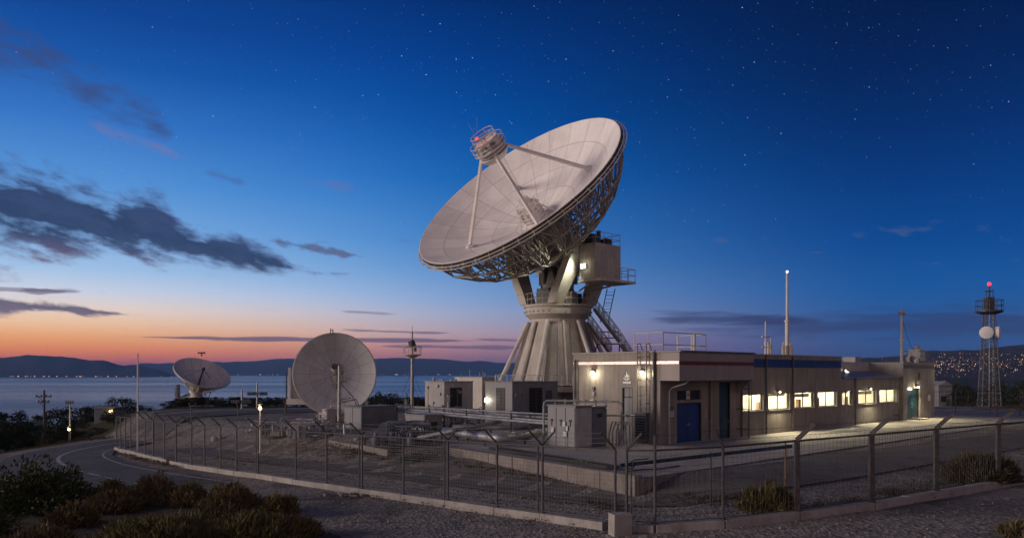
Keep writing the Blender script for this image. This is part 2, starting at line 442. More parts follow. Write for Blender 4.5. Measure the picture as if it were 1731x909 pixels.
# roads
def catmull(P, step=1.0):
    P = [V((p[0], p[1], 0)) for p in P]; P = [2*P[0]-P[1]]+P+[2*P[-1]-P[-2]]; out = []
    for i in range(1, len(P)-2):
        a, b, c, d = P[i-1:i+3]; n = max(2, int((c-b).length/step))
        for k in range(n):
            t = k/n
            out.append(.5*((2*b)+(c-a)*t+(2*a-5*b+4*c-d)*t*t+(3*b-a-3*c+d)*t**3))
    out.append(P[-2]); return out
def strip(pts, off0, off1, lift, dash=None, start=0, nsub=1):
    mb = MB(); L = 0; rows = []
    for i, p in enumerate(pts):
        d = (pts[min(i+1, len(pts)-1)]-pts[max(i-1, 0)]).normalized(); nrm = V((d.y, -d.x, 0))
        if i: L += (p-pts[i-1]).length
        row = []
        for k in range(nsub+1):
            q = p+nrm*(off0+(off1-off0)*k/nsub); row.append(V((q.x, q.y, T(q.x, q.y)+lift)))
        rows.append((L, row))
    for (l0, r0), (l1, r1) in zip(rows, rows[1:]):
        if dash and ((l0-start) % dash[1]) > dash[0]: continue
        for k in range(nsub): mb.add([r0[k], r0[k+1], r1[k+1], r1[k]], [(0,1,2,3)])
    return mb
road_pts = catmull([(2,21.5),(-6,28.5), (-15.9,38), (-22.5,44.2),(-28.2,50.5),(-32.3,56.8),(-34.1,63),(-34.0,69),(-32.2,77),(-28,84.5),(-20,89.5),(-8,92.5),(15,95),(60,98),(140,102)], .5)
struct('road', strip([p for p in road_pts if p.x < -9.5 or p.y > 60], -3.6, 3.4, .075, nsub=4), M['asphalt'])
near = [p for p in road_pts if p.y < 48.5 and p.x < -13]; bend = [p for p in road_pts if p.x < -26 and 48.5 <= p.y < 73]
struct('road_marking', strip(near, -.09, .09, .085, dash=(2.2, 3.4)), M['paint_line'])
struct('road_marking', strip(bend, -.13, .13, .085), M['paint_line'])
inner = [p for p in road_pts if p.x < -14.5 and p.y < 63.5]
struct('road_marking', strip(inner, 2.72, 2.86, .085), M['paint_line'])
# yard lane inside the fence
lane_px = [(2100,716),(1900,728),(1731,742),(1500,775),(1330,800),(1180,822),(1060,838),(960,833),(850,817),(700,799),(550,783),(430,770),(330,757)]
lane_pts = catmull([gnd(a, b).xy for a, b in lane_px], .7)
struct('yard_lane', strip(lane_pts, -2.0, 2.0, .07, nsub=3), M['lane'])

# building directions
S = onz(1116, 751.6, ZP); S.z = 0
U = V((.729,.685,0)).normalized(); N = V((U.y,-U.x,0)); L = V((-N.x,-N.y,0)); Z = V((0,0,1))
def s_at(px, off=0.0):                          # distance along the long wall seen at photo column px, wall pushed off metres outward
    k = (px-CX)/F; o = S+N*off
    return (k*o.y-o.x)/(U.x-k*U.y)
def sl_at(px, off=0.0):
    k = (px-CX)/F; o = S
    return (k*o.y-o.x)/(L.x-k*L.y)
def zrow(py, p): return CZ-(py-HY)/F*p.y

# platform
K = onz(1080, 808, ZP); K2 = onz(760, 757, ZP)
far_r = K+U*60
plat = [K, K2, V((-4.5,55,0)), V((-7.5,68,0)), V((-6,84,0)), V((10,88,0)), V((58,92,0)), far_r]
mb = MB(); mb.prism([(p.x, p.y) for p in plat], -.9, ZP-.02)
struct('platform', mb, M['concrete_wall'])
mb = MB(); ins = [p for p in plat]
mb.add([V((p.x, p.y, ZP)) for p in plat], [tuple(range(len(plat)-1,-1,-1))])
struct('pavement', mb, M['apron'])
# kerb-like coping along the platform's exposed edges, in cast lengths
def blocks_along(a, b, n, w, z0, z1, gap=.03):
    mb = MB(); a, b = V((a.x,a.y,0)), V((b.x,b.y,0)); d = b-a; l = d.length/n; d.normalize(); q = V((d.y,-d.x,0))
    for i in range(n):
        c = a+d*(l*(i+.5)); j = random.uniform(-.015,.015)
        mb.box(c+q*j+Z*((z0+z1)/2+random.uniform(-.012,.012)), (l-gap, w, z1-z0), (d, q, Z))
    return mb
w = blocks_along(K2, K, 7, .42, -.6, ZP+.10)
tag(w.build('retaining_wall', M['concrete_wall'], loc=(K.x, K.y, 0), bevel=.02), 'low pinkish concrete retaining wall edging the equipment platform, cast in long blocks', 'wall')

# low plinth wall beside the lane, in front of the grey cabinet
a, b = gnd(660,771), gnd(560,747)
w = blocks_along(a, b, 5, .35, min(a.z,b.z)-.2, .55, .05)
tag(w.build('plinth_wall', M['concrete_wall'], loc=(a.x,a.y,a.z), bevel=.02), 'short row of stained concrete plinth blocks in front of the grey box cabinet', 'wall')

# soil under the foreground scrub
mb = MB(); poly = [gnd(-120,860), gnd(60,862), gnd(150,846), gnd(300,848), gnd(420,858), gnd(520,884), gnd(590,930), gnd(620,1100), gnd(200,1400), gnd(-700,1200)]
cen = sum(poly, V((0,0,0)))/len(poly); ring = []
for i in range(len(poly)):
    for k in range(6):
        p = poly[i].lerp(poly[(i+1)%len(poly)], k/6); p += V((random.uniform(-.3,.3), random.uniform(-.3,.3), 0)); ring.append(p)
rings = []
for q in (1, .75, .5, .25):
    rings.append([cen+(p-cen)*q for p in ring])
n = len(ring); vs = []
for ri, r in enumerate(rings):
    for p in r: vs.append(V((p.x, p.y, T(p.x,p.y)+(.06 if ri == 0 else .14+.12*noise.noise(V((p.x*.5,p.y*.5,3)))))))
vs.append(V((cen.x,cen.y,T(cen.x,cen.y)+.15)))
fs = [(r*n+k, r*n+(k+1)%n, (r+1)*n+(k+1)%n, (r+1)*n+k) for r in range(3) for k in range(n)]+[(3*n+k, 3*n+(k+1)%n, 4*n) for k in range(n)]
mb.add(vs, fs); struct('soil_ground', mb, M['soil'], smooth=True)

# ================================================================== FENCES
def fence(t, posts, armdir, hp=2.4, heavy=(), plain=(), lean={}, pr=.045, pitch=.15, wr=.0036, wob=.0, strands=3, double=(), rail_r=.028, bays=True, mid=True):
    """posts: points at post feet (top of kerb). Every post, bay of mesh and rail is a part"""
    tops = []; tips = []
    for i, p in enumerate(posts):
        mb = MB(); r = pr*1.55 if i in heavy else pr
        top = p+Z*hp; ad = lean.get(i, armdir)
        h = .74 if i not in heavy else .74
        tip = top+V(ad)*h*.72+Z*h*.72
        if i in plain: tip = top+Z*.45
        if i in heavy:
            mb.box(p+Z*(hp/2), (r*2, r*2, hp)); d = (tip-top).normalized(); sd = d.cross(V(armdir).cross(Z)).normalized()
            mb.box((top+tip)/2+d*.02, ((tip-top).length+.06, r*2, r*1.9), (d, V(armdir).cross(Z).normalized(), sd))
        else:
            mb.tube(p, top, r, n=8); mb.tube(top-Z*.02, tip, r*.95, n=6)
        if i in double:
            tip2 = top-V(ad)*h*.6+Z*h*.6; mb.tube(top-Z*.02, tip2, r*.75, n=6)
            d = (posts[min(i+1,len(posts)-1)]-posts[max(i-1,0)]).normalized(); q = p+d*.2; mb.tube(q, q+Z*(hp-.05), r*.8, n=6)
        mb.tube(p, p+Z*.04, r*2.0, n=8)
        mb.build('post', M['post_heavy'] if i in heavy else M['post'], t, smooth=i not in heavy)
        tops.append(top); tips.append(tip)
    rl = MB(); tw_ = MB(); st = MB()
    for i in range(len(posts)-1):
        a, b, at_, bt = posts[i], posts[i+1], tops[i], tops[i+1]
        rl.tube(at_-Z*.04, bt-Z*.04, rail_r, n=6)
        if mid: tw_.tube((a+at_)/2, (b+bt)/2, rail_r*.6, n=5)
        tw_.tube(a+Z*.07, b+Z*.07, rail_r*.5, n=5)
        for k in range(strands):
            q = .35+.62*k/max(1,strands-1)
            pa, pb = at_.lerp(tips[i], q), bt.lerp(tips[i+1], q)
            m_ = (pa+pb)/2-Z*.05*random.uniform(.4,1.4)
            st.path([pa, pa.lerp(m_,.5)-Z*.012, m_, m_.lerp(pb,.5)-Z*.012, pb], .006, n=3)
            nb = int((pb-pa).length/.22)
            for j in range(nb):
                c = pa.lerp(pb, (j+.5)/nb)-Z*.04; e = V((random.uniform(-1,1),random.uniform(-1,1),random.uniform(-1,1))).normalized()*.035
                st.tube(c-e, c+e, .004, n=3)
        if bays:
            mb = MB(); d = b-a; nv = max(2, int(d.length/pitch)); nh = int((hp-.1)/pitch)
            for k in range(1, nv):
                q = k/nv; p0 = a.lerp(b, q)+Z*.06; p1 = at_.lerp(bt, q)-Z*.04
                if wob:
                    pts = [p0.lerp(p1, j/7)+d.normalized()*random.gauss(0, wob)+V(armdir)*random.gauss(0, wob) for j in range(8)]
                    if random.random() < .6: pts.append(pts[-1]+Z*random.uniform(.05,.16)+d.normalized()*random.uniform(-.08,.08))
                    mb.path(pts, wr, n=3)
                else: mb.tube(p0, p1, wr, n=3, cap=False)
            for k in range(1, nh):
                q = k/nh; p0 = (a+Z*.06).lerp(at_-Z*.04, q); p1 = (b+Z*.06).lerp(bt-Z*.04, q)
                if wob:
                    ns = 8; mb.path([p0.lerp(p1, j/ns)+Z*random.gauss(0, wob*.8)+V(armdir)*random.gauss(0, wob) for j in range(ns+1)], wr, n=3)
                else: mb.tube(p0, p1, wr, n=3, cap=False)
            mb.build('wire_mesh', M['wire'], t)
    rl.build('top_rail', M['post'], t); tw_.build('tension_wire', M['post'], t); st.build('barbed_wire', M['wire'], t)
    return tops, tips
KH = .26
lpx = [(1040,882),(917,866),(840,856),(757,844.5),(682,834),(612,825),(552,816),(500,809),(436,799),(400,795),(373,791),(346,787),(324,784),(298,779.5),(278,774),(259,770),(245,766.5),(221,760.5),(212,758.6),(204,757),(197,755)]
lposts = [gnd(a, b, KH) for a, b in lpx]
t = thing('chain_link_fence', 'long chain-link fence with barbed arms curving along the pinkish kerb beside the road', 'fence', lposts[0])
out_l = V((-.95,-.35,0)).normalized()
fence(t, lposts, out_l, double=(1,3,5,8,13), pitch=.14, wr=.0037, mid=False)
rpx = [(1107,885.5),(1222,878),(1347,863.5),(1473,848),(1582,829),(1687,812),(1795,796),(1910,781)]
rposts = [lposts[0]+V((.35,-.15,0))]+[gnd(a, b, KH) for a, b in rpx]
t = thing('mesh_fence', 'sagging wire-mesh fence with heavy bent posts in front of the lit building', 'fence', rposts[1])
out_r = V((.80,-.45,0)).normalized()
fence(t, rposts, out_r, heavy=(3,4,5,6,7,8), plain=(1,), lean={2:V((-.55,-.2,0))}, pr=.05, pitch=.17, wr=.0038, wob=.012, strands=2, mid=False, rail_r=.035)
# fence behind, turning away from the road bend
bp = [lposts[-1]]
for q in ((-29.9,66.5),(-28.6,71),(-26,75.5),(-22.5,79),(-19,81.2),(-15,83),(-11,84.5),(-7,86)): bp.append(V((q[0],q[1],G(*q)+KH)))
t = thing('chain_link_fence', 'far run of chain-link fence turning behind the dishes, away from the road bend', 'fence', bp[0])
fence(t, bp[1:], V((-.6,.7,0)).normalized(), pitch=.3, wr=.006, mid=False)

def kerb(posts, name, label, w=.34, mat_=None, h=KH, lead=0):
    """cast kerb under a fence, one thing, joints every few metres"""
    mb = MB()
    for i in range(len(posts)-1):
        a, b = posts[i], posts[i+1]; d = b-a; n = max(1, round(d.length/2.6))
        for k in range(n):
            p, q = a.lerp(b, k/n), a.lerp(b, (k+1)/n); e = (q-p).normalized(); p = p+e*.008; q = q-e*.008
            s = V((e.y,-e.x,0)).normalized()*(w/2); dz = Z*random.uniform(-.012,.012)
            dn = Z*-(h+.25)
            mb.hexa([p-s+dn,q-s+dn,q+s+dn,p+s+dn], [p-s+dz,q-s+dz,q+s+dz,p+s+dz])
    return tag(mb.build(name, mat_ or M['concrete'], loc=posts[0]-Z*h, bevel=.018), label, 'kerb')
kerb([lposts[0]+V((-.3,.12,0))]+lposts[1:], 'fence_kerb', 'pale pinkish concrete kerb under the fence along the road')
kerb([rposts[0]+V((.3,-.15,0))]+rposts[1:], 'fence_kerb', 'grey shaded concrete kerb under the sagging mesh fence')
c = gnd(1050, 906); mb = MB(); mb.box(c+V((0,.25,.33)), (.62,.5,.72), (V((.96,.28,0)), V((-.28,.96,0)), Z))
tag(mb.build('concrete_block', M['concrete'], loc=c, bevel=.025), 'square concrete corner block where the two fence kerbs meet', 'block')
c = gnd(292, 784); mb = MB(); mb.box(c+V((-.05,-.1,.2)), (.5,.4,.5))
tag(mb.build('concrete_block', mat('damp_concrete', (.12,.11,.105), .9, var=.3, scale=3, bump=.4), loc=c, bevel=.02), 'small dark concrete block in a gap of the kerb near the road bend', 'block')

# blue barrier beam on a rusty post
a = at(1048, 786, 27.3); b = at(1338, 753.5, 31.0)
t = thing('barrier_beam', 'long blue-grey steel barrier beam on posts just behind the mesh fence', 'barrier', V((a.x,a.y,G(a.x,a.y))))
d = (b-a).normalized(); mb = MB(); mb.box((a+b)/2, ((b-a).length,.09,.13), (d, V((-d.y,d.x,0)).normalized(), d.cross(V((-d.y,d.x,0)).normalized())))
mb.build('beam', mat('beam_blue', (.03,.05,.09), .35, metal=.3, var=.5, scale=1.5, dirt=(.07,.05,.04), ds=1.2), t, bevel=.012)
for q, m_ in ((.06,M['post']),(.5,M['post']),(.965,M['rust'])):
    p = a.lerp(b, q); mb = MB(); mb.tube(V((p.x,p.y,G(p.x,p.y)-.1))+V((0,.09,0)), p+V((0,.09,.22 if q > .9 else .1)), .035, n=8); mb.tube(p+V((0,.09,0)), p-V((0,.05,0)), .02)
    mb.build('post', m_, t)

# ================================================================== MAIN RADIO TELESCOPE
def dish_frame(center, axis):
    z = V(axis).normalized(); x = Z.cross(z).normalized(); y = z.cross(x)
    R_ = Matrix((x, y, z)).transposed().to_4x4()
    return Matrix.Translation(center) @ R_
ray = V(((871.4-CX)/F, 1, (HY-317.5)/F)); rd = ray.normalized()
rr = rd.cross(Z).normalized(); ru = rr.cross(rd)
AX = (.9497*(-.5433*rr+.8396*ru)-.313*rd).normalized()
YD = 72.0
CEN = V((0,0,CZ))+ray*YD
R = 10.485; D = .36*R
VTX = CEN-AX*D
MD = dish_frame(VTX, AX)
xi, yi, zi = (MD.to_3x3() @ V(q) for q in ((1,0,0),(0,1,0),(0,0,1)))
def surf(r): return D*(r/R)**2
k = 4.1
PV = VTX-AX*k
fwd = V((AX.x, AX.y, 0)).normalized(); E = V((-fwd.y, fwd.x, 0))
if E.x < 0: E = -E
ped = V((PV.x, PV.y, ZP))
tel = thing('radio_telescope', 'huge white radio telescope dish tilted skyward on a conical pedestal behind the building', 'telescope', ped)
def place(o, Mw, parent):                        # a mesh in its own coordinates placed by a matrix
    o.parent = parent; o.matrix_local = Matrix.Translation(-wloc(parent)) @ Mw
# reflector
mb = MB(); ns = 40
prof = [(max(1e-4, R*i/ns), surf(R*i/ns)) for i in range(ns+1)]
prof += [(R+.05, surf(R)-.02), (R+.05, surf(R)-.07), (R-.02, surf(R)-.08)]
prof += [(max(1e-4, R*i/ns), surf(R*i/ns)-.07) for i in range(ns-1, -1, -1)]
mb.lathe(prof, 96)
o = mb.build('reflector', dish_mat('reflector_panels', (.86,.80,.76), R, 24, (.2,.42,.62,.82), .036), None, smooth=True)
place(o, MD, tel)
mb = MB(MD); mb.lathe([(R+.09, surf(R)-.1), (R+.09, surf(R)-.42), (R-.05, surf(R)-.45)]+[(max(1e-4, R*i/ns), surf(R*i/ns)-.2) for i in range(ns-1, -1, -1)]+[(max(1e-4, R*i/ns), surf(R*i/ns)-.09) for i in range(ns+1)], 72, closed=True)
mb.build('back_shell', mat('dark_back_panels', (.075,.07,.07), .6, var=.2), tel, smooth=True)
# rim rail
mb = MB(MD)
for rr_, zz, w in ((R+.22, surf(R)-.28, .05), (R+.16, surf(R)-.62, .045), (R+.42, surf(R)-.45, .035)):
    mb.path([(rr_*math.cos(2*PI*i/96), rr_*math.sin(2*PI*i/96), zz) for i in range(96)], w, n=5, closed=True)
for i in range(48):
    a = 2*PI*i/48; ca, sa = math.cos(a), math.sin(a)
    mb.tube(((R-.02)*ca,(R-.02)*sa,surf(R)-.1), ((R+.42)*ca,(R+.42)*sa,surf(R)-.45), .03, n=4)
    mb.tube(((R+.42)*ca,(R+.42)*sa,surf(R)-.45), ((R+.16)*ca,(R+.16)*sa,surf(R)-.62), .03, n=4)
mb.build('rim_rail', M['truss'], tel)
# back truss
mb = MB(MD); NR = 20
rad = [2.1, 4.2, 6.2, 8.2, 10.1]; dep = [2.7, 3.0, 3.05, 2.75, 1.8]
def up_(i, a): r = rad[i]; return V((r*math.cos(a), r*math.sin(a), surf(r)-.18))
def lo_(i, a):
    r = rad[i]-.12*i; return V((r*math.cos(a), r*math.sin(a), surf(r)-dep[i]))
for q in range(NR):
    a, a2 = 2*PI*q/NR, 2*PI*(q+1)/NR; am = (a+a2)/2
    for i in range(5):
        mb.tube(up_(i,a), lo_(i,a), .065, n=5, cap=False)
        mb.tube(lo_(i,a), lo_(i,a2), .071, n=5, cap=False)
        mb.tube(up_(i,a), up_(i,a2), .052, n=5, cap=False)
        if i == 4:
            tip = V((R*math.cos(a), R*math.sin(a), surf(R)-.3)); mb.tube(lo_(i,a), tip, .06, n=5, cap=False)
            for aa in (a-PI/NR, a+PI/NR): mb.tube(lo_(i,a), V((R*math.cos(aa), R*math.sin(aa), surf(R)-.3)), .05, n=5, cap=False)
        if i < 4:
            mb.tube(lo_(i,a), lo_(i+1,a), .091, n=5, cap=False)
            mb.tube(up_(i,a), up_(i+1,a), .071, n=5, cap=False)
            mb.tube(lo_(i,a), up_(i+1,a), .065, n=5, cap=False)
            mb.tube(lo_(i,a), lo_(i+1,a2), .058, n=5, cap=False)
            mb.tube(lo_(i+1,a), up_(i+1,am), .052, n=5, cap=False)
            mb.tube(lo_(i+1,a2), up_(i+1,am), .052, n=5, cap=False)
mb.build('back_truss', M['truss'], tel)
# hub drum, cradle behind the dish
mb = MB(MD)
mb.lathe([(2.3,surf(2.1)-.3),(2.3,-2.4),(2.0,-2.6),(1.75,-3.3),(1.2,-3.5),(1e-3,-3.5)], 28)
mb.build('hub_drum', M['pedestal'], tel, smooth=True)
mb = MB()
for s in (-1, 1):     # cradle beams from drum down to the elevation shafts
    mb.tube(MD @ V((0,0,-3.0))+E*s*1.4, PV+E*s*2.6, .35, n=8)
    mb.tube(MD @ V((0,2.2,-2.6))+E*s*1.9, PV+E*s*2.4, .2, n=8)
    mb.tube(MD @ V((0,-2.2,-2.6))+E*s*1.9, PV+E*s*2.4, .2, n=8)
    mb.tube(MD @ V((0,-4.0,-2.3))+E*s*2.2, PV+E*s*2.0-AX*.8, .16, n=8)
mb.tube(PV-E*4.0, PV+E*4.0, .42, n=16)
# counterweight quadrant
mb.box(PV-AX*1.5, (3.6,1.5,1.4), (E, AX.cross(E), AX))
mb.build('elevation_cradle', M['pedestal'], tel, smooth=True, bevel=.03)
# feed: quadripod to the subreflector cabin
FEED = D+.40*R
feet_r = .62*R; 
def foot(a): return V((feet_r*math.cos(a), feet_r*math.sin(a), surf(feet_r)))
apex_r = 1.0; ang0 = math.radians(48)
strut_m = mat('strut_paint', (.74,.69,.65), .5, var=.12, scale=1)
for q in range(4):
    a = ang0+q*PI/2; ca, sa = math.cos(a), math.sin(a)
    mb = MB(MD); f_, p_ = foot(a), V((apex_r*ca, apex_r*sa, FEED-.1)); mb.tube(f_, p_, .20, .15, n=4)
    mb.lathe([(.34,-.05),(.34,.12),(.2,.3)], 10, Matrix.Translation(f_))
    mb.box(f_+V((0,0,.05)), (.7,.7,.14), (V((ca,sa,0)), V((-sa,ca,0)), Z))
    mb.build('feed_strut', strut_m, tel, smooth=True)
mb = MB(MD @ Matrix.Translation((0,0,FEED)) @ Matrix.Diagonal((1.28,1.28,1.12,1)) @ Matrix.Translation((0,0,-FEED)))
mb.lathe([(.25,FEED-1.1),(.75,FEED-.95),(1.05,FEED-.62),(1.12,FEED-.5),(1.15,FEED-.42),(1e-3,FEED-.40)], 28)
sub = mb.build('subreflector', M['dish_steel'], tel, smooth=True)
mb = MB(MD @ Matrix.Translation((0,0,FEED)) @ Matrix.Diagonal((1.28,1.28,1.2,1)) @ Matrix.Translation((0,0,-FEED)))
mb.lathe([(.8,FEED-.32),(1.0,FEED-.3),(1.0,FEED-.16),(.7,FEED-.14),(.7,FEED+.0),(1.12,FEED+.02),(1.12,FEED+.08),(.6,FEED+.1)], 24)
mb.lathe([(.5,FEED+.1),(.5,FEED+.6),(.82,FEED+.62),(.82,FEED+.7),(.4,FEED+.73)], 20)
for q in range(8):
    a = q*PI/4; mb.tube((.9*math.cos(a),.9*math.sin(a),FEED-.5), (.98*math.cos(a+.3),.98*math.sin(a+.3),FEED-.28), .05)
    mb.box((.85*math.cos(a),.85*math.sin(a),FEED+.35), (.3,.22,.45), (V((math.cos(a),math.sin(a),0)), V((-math.sin(a),math.cos(a),0)), Z))
cab = mb.build('feed_cabin', M['dish_steel'], tel, smooth=True)
mb = MB(MD @ Matrix.Translation((0,0,FEED)) @ Matrix.Diagonal((1.28,1.28,1.2,1)) @ Matrix.Translation((0,0,-FEED)))
for rr_, z0, z1, n_ in ((1.22, FEED+.05, FEED+.72, 8), (.86, FEED+.74, FEED+1.3, 6)):
    for zz in (z0, (z0+z1)/2, z1): mb.path([(rr_*math.cos(2*PI*i/28), rr_*math.sin(2*PI*i/28), zz) for i in range(0,28)], .03, n=5, closed=True)
    for i in range(n_): a = 2*PI*i/n_; mb.tube((rr_*math.cos(a),rr_*math.sin(a),z0), (rr_*math.cos(a),rr_*math.sin(a),z1), .028, n=5)
mb.build('guard_rail', M['white_steel'], cab)
top = at(806,238, (MD @ V((0,0,FEED))).y-1.1)
mb = MB(); mb.tube(MD @ V((-.5,.6,FEED+.8)), top, .05); mb.tube(top-Z*.1, top+Z*.05, .09, n=10)
mb.tube(top+V((.05,0,0)), top+V((-.02,0,2.0)), .012, n=4); mb.tube(top+V((.05,0,0)), top+V((-.75,0,1.5)), .012, n=4)
lb = mb.build('beacon_mast', M['truss'], cab)
mb = MB(); mb.ball(top+Z*.16, .12); mb.build('beacon', M['lamp_red'], lb, smooth=True)
lamp('beacon_light', 'POINT', top+Z*.16, 22, (1,.05,.04), .15, parent=tel)
# receiver cone at the vertex
mb = MB(MD)
mb.lathe([(1.35,surf(1.35)-.05),(1.25,.25),(.98,.35),(.98,1.25),(.8,1.35),(.8,2.0),(.62,2.1),(.5,2.55),(.2,2.62),(1e-3,2.62)], 28)
for q in range(10):
    a = q*2*PI/10; mb.tube((1.05*math.cos(a),1.05*math.sin(a),.3), (1.0*math.cos(a),1.0*math.sin(a),2.0), .05, n=5)
    if q%2: mb.tube((1.9*math.cos(a),1.9*math.sin(a),surf(1.9)), (.75*math.cos(a),.75*math.sin(a),1.9), .06, n=5)
hb = mb.build('receiver_hub', strut_m, tel, smooth=True)
mb = MB(MD)
for zz in (.55,.9,1.6): mb.path([(1.15*math.cos(2*PI*i/20), 1.15*math.sin(2*PI*i/20), zz) for i in range(20)], .05, n=5, closed=True)
mb.build('cable_ring', strut_m, hb)
# ---- pedestal
zr1 = zrow(532, ped); zr2 = zrow(517, ped); zc0 = zrow(650, ped); zn = zrow(546, ped)
mb = MB(); P0 = Matrix.Translation(V((ped.x, ped.y, 0)))
NF = 24
mb.lathe([(4.55,zc0),(4.4,zc0+.1),(2.62,zn),(2.62,zr1)], NF, P0)
pd = mb.build('pedestal', M['pedestal'], tel)
mb = MB()
for q in range(12):
    a = 2*PI*(q+.25)/12; ca, sa = math.cos(a), math.sin(a)
    mb.tube((ped.x+4.62*ca, ped.y+4.62*sa, zc0), (ped.x+2.75*ca, ped.y+2.75*sa, zn+.05), .13, n=6)
mb.build('stiffener', M['pedestal'], pd, smooth=True)
for q in range(6):
    a = 2*PI*q/6+math.radians(187); ca, sa = math.cos(a), math.sin(a)
    mb = MB(); f_ = V((ped.x+5.75*ca, ped.y+5.75*sa, zc0-.1)); mb.tube(f_, (ped.x+2.85*ca, ped.y+2.85*sa, zn+.1), .21, n=10)
    mb.tube(f_-Z*.15, f_+Z*.3, .32, n=8); mb.build('pedestal_strut', M['white_steel'], tel, smooth=True)
mb = MB()
mb.lathe([(2.62,zr1-.5),(3.15,zr1-.05),(3.15,zr2-.25),(3.3,zr2-.2),(3.3,zr2),(1e-3,zr2+.01)], 48, P0)
for q in range(36):
    a = 2*PI*q/36; mb.tube((ped.x+3.15*math.cos(a), ped.y+3.15*math.sin(a), zr1+.2), (ped.x+3.24*math.cos(a), ped.y+3.24*math.sin(a), zr1+.2), .07, n=6)
mb.build('azimuth_ring', M['pedestal'], tel, smooth=True)
mb = MB(); mb.lathe([(3.6,ZP-.1),(3.6,zc0-.55)], 24, P0)
mb.lathe([(6.1,zc0-.55),(6.1,zc0-.12),(4.4,zc0-.1)], 36, P0)
mb.build('base_deck', M['concrete_wall'], tel)
mb = MB()
for q in range(40):
    a = 2*PI*q/40; p = V((ped.x+6.0*math.cos(a), ped.y+6.0*math.sin(a), zc0-.15)); mb.tube(p, p+Z*1.1, .025, n=5)
for zz in (.55, 1.1): mb.path([(ped.x+6.0*math.cos(2*PI*i/60), ped.y+6.0*math.sin(2*PI*i/60), zc0-.15+zz) for i in range(60)], .025, n=5, closed=True)
mb.build('deck_railing', M['galv'], tel)
# yoke arms
for s in (-1, 1):
    mb = MB(); th = .55
    zb, zt = zr2+.02, PV.z+.75
    def q_(f, e, z): return V((ped.x, ped.y, z))+fwd*f+E*(s*e)
    for f0 in (-2.25, 2.25):
        g_ = f0*.82
        b_ = [q_(f0-.62,1.35,zb), q_(f0+.62,1.35,zb), q_(f0+.62,2.25,zb), q_(f0-.62,2.25,zb)]
        m1 = [q_(f0-.66,1.7,zb+1.0), q_(f0+.66,1.7,zb+1.0), q_(f0+.66,2.75,zb+1.0), q_(f0-.66,2.75,zb+1.0)]
        t1 = [q_(g_-1.0,3.5,zt-1.3), q_(g_+1.0,3.5,zt-1.3), q_(g_+1.0,4.35,zt-1.3), q_(g_-1.0,4.35,zt-1.3)]
        mb.hexa(b_, m1); mb.hexa([p+Z*.003 for p in m1], t1)
    mb.box(V((ped.x,ped.y,zt-.45))+E*(s*3.925), (.85,5.4,1.69), (E,fwd,Z))
    mb.lathe([(.75,0),(.75,.25),(.5,.3),(1e-3,.3)], 20, dish_frame(PV+E*s*4.1, E*s))
    mb.build('yoke_arm', M['pedestal'], tel, bevel=.03)
mb = MB()
bz = zr2
mb.box(V((ped.x,ped.y,bz+.8))+fwd*1.5, (1.6,1.2,1.5), (E, fwd, Z)); mb.box(V((ped.x,ped.y,bz+.6))-fwd*1.2, (2.6,1.5,1.2), (E, fwd, Z))
mb.tube(V((ped.x,ped.y,bz+.5))+fwd*.6-E*1.2, PV+fwd*1.2-E*.4-Z*.8, .22, n=10); mb.tube(V((ped.x,ped.y,bz+.5))+fwd*.6+E*1.0, PV+fwd*1.2+E*.4-Z*.8, .22, n=10)
for q in range(9):
    p = V((ped.x,ped.y,bz+.4))+fwd*random.uniform(-.5,2)+E*random.uniform(-1.6,1.6)
    mb.box(p+Z*random.uniform(0,1.6), (random.uniform(.2,.6),random.uniform(.2,.6),random.uniform(.3,.9)), (E, fwd, Z))
for q in range(7):
    p = V((ped.x,ped.y,bz+.3))+fwd*random.uniform(-1,2)+E*random.uniform(-1.6,1.6)
    mb.tube(p, PV+V((random.uniform(-1,1),random.uniform(-1,1),random.uniform(-1.5,-.2))), .05, n=5)
tb = MB(); tb.lathe([(1.75,zr2-.02),(1.75,zr2+1.3),(1.5,zr2+1.45),(1.5,zr2+2.0),(1e-3,zr2+2.02)], 28, P0); tb.box(V((ped.x,ped.y,zr2+2.6)), (3.2,2.0,1.2), (E,fwd,Z)); tb.build('turret_core', M['pedestal'], tel, smooth=True, bevel=.02)
mb.build('drive_machinery', M['dark_steel'], tel, bevel=.02)
mb = MB(); n_ = 30
ok = [i for i in range(n_)]
for i in range(n_):
    a = 2*PI*i/n_; p = V((ped.x+3.2*math.cos(a), ped.y+3.2*math.sin(a), zr2)); mb.tube(p, p+Z*1.05, .025, n=5)
for zz in (.52, 1.05): mb.path([(ped.x+3.2*math.cos(2*PI*i/48), ped.y+3.2*math.sin(2*PI*i/48), zr2+zz) for i in range(48)], .026, n=5, closed=True)
mb.build('ring_railing', M['truss'], tel)
# equipment cabin on the near yoke arm
bc = V((ped.x,ped.y,0))+E*5.32
ztop, zbot = zrow(415, bc), zrow(474, bc)
mb = MB(); cc = V((bc.x,bc.y,(ztop+zbot)/2))+fwd*.1
mb.box(cc, (1.9,3.5,ztop-zbot), (E, fwd, Z))
cabin = mb.build('equipment_cabin', M['pedestal'], tel, bevel=.03)
mb = MB()
for q in (-.9,.85): mb.box(cc+E*.957+fwd*q, (.02,.05,ztop-zbot-.1), (E, fwd, Z))
mb.box(cc+E*.957+Z*.1, (.02,3.4,.05), (E, fwd, Z))
mb.box(cc+fwd*1.757-Z*.2, (.9,.02,2.0), (E, fwd, Z))
mb.build('panel_seam', M['truss'], cabin)
mb = MB()
for f in (-1.7,-.6,.5,1.7):
    for e in (-.9,.9): mb.tube(V((cc.x,cc.y,ztop))+fwd*f+E*e, V((cc.x,cc.y,ztop+1.0))+fwd*f+E*e, .028, n=5)
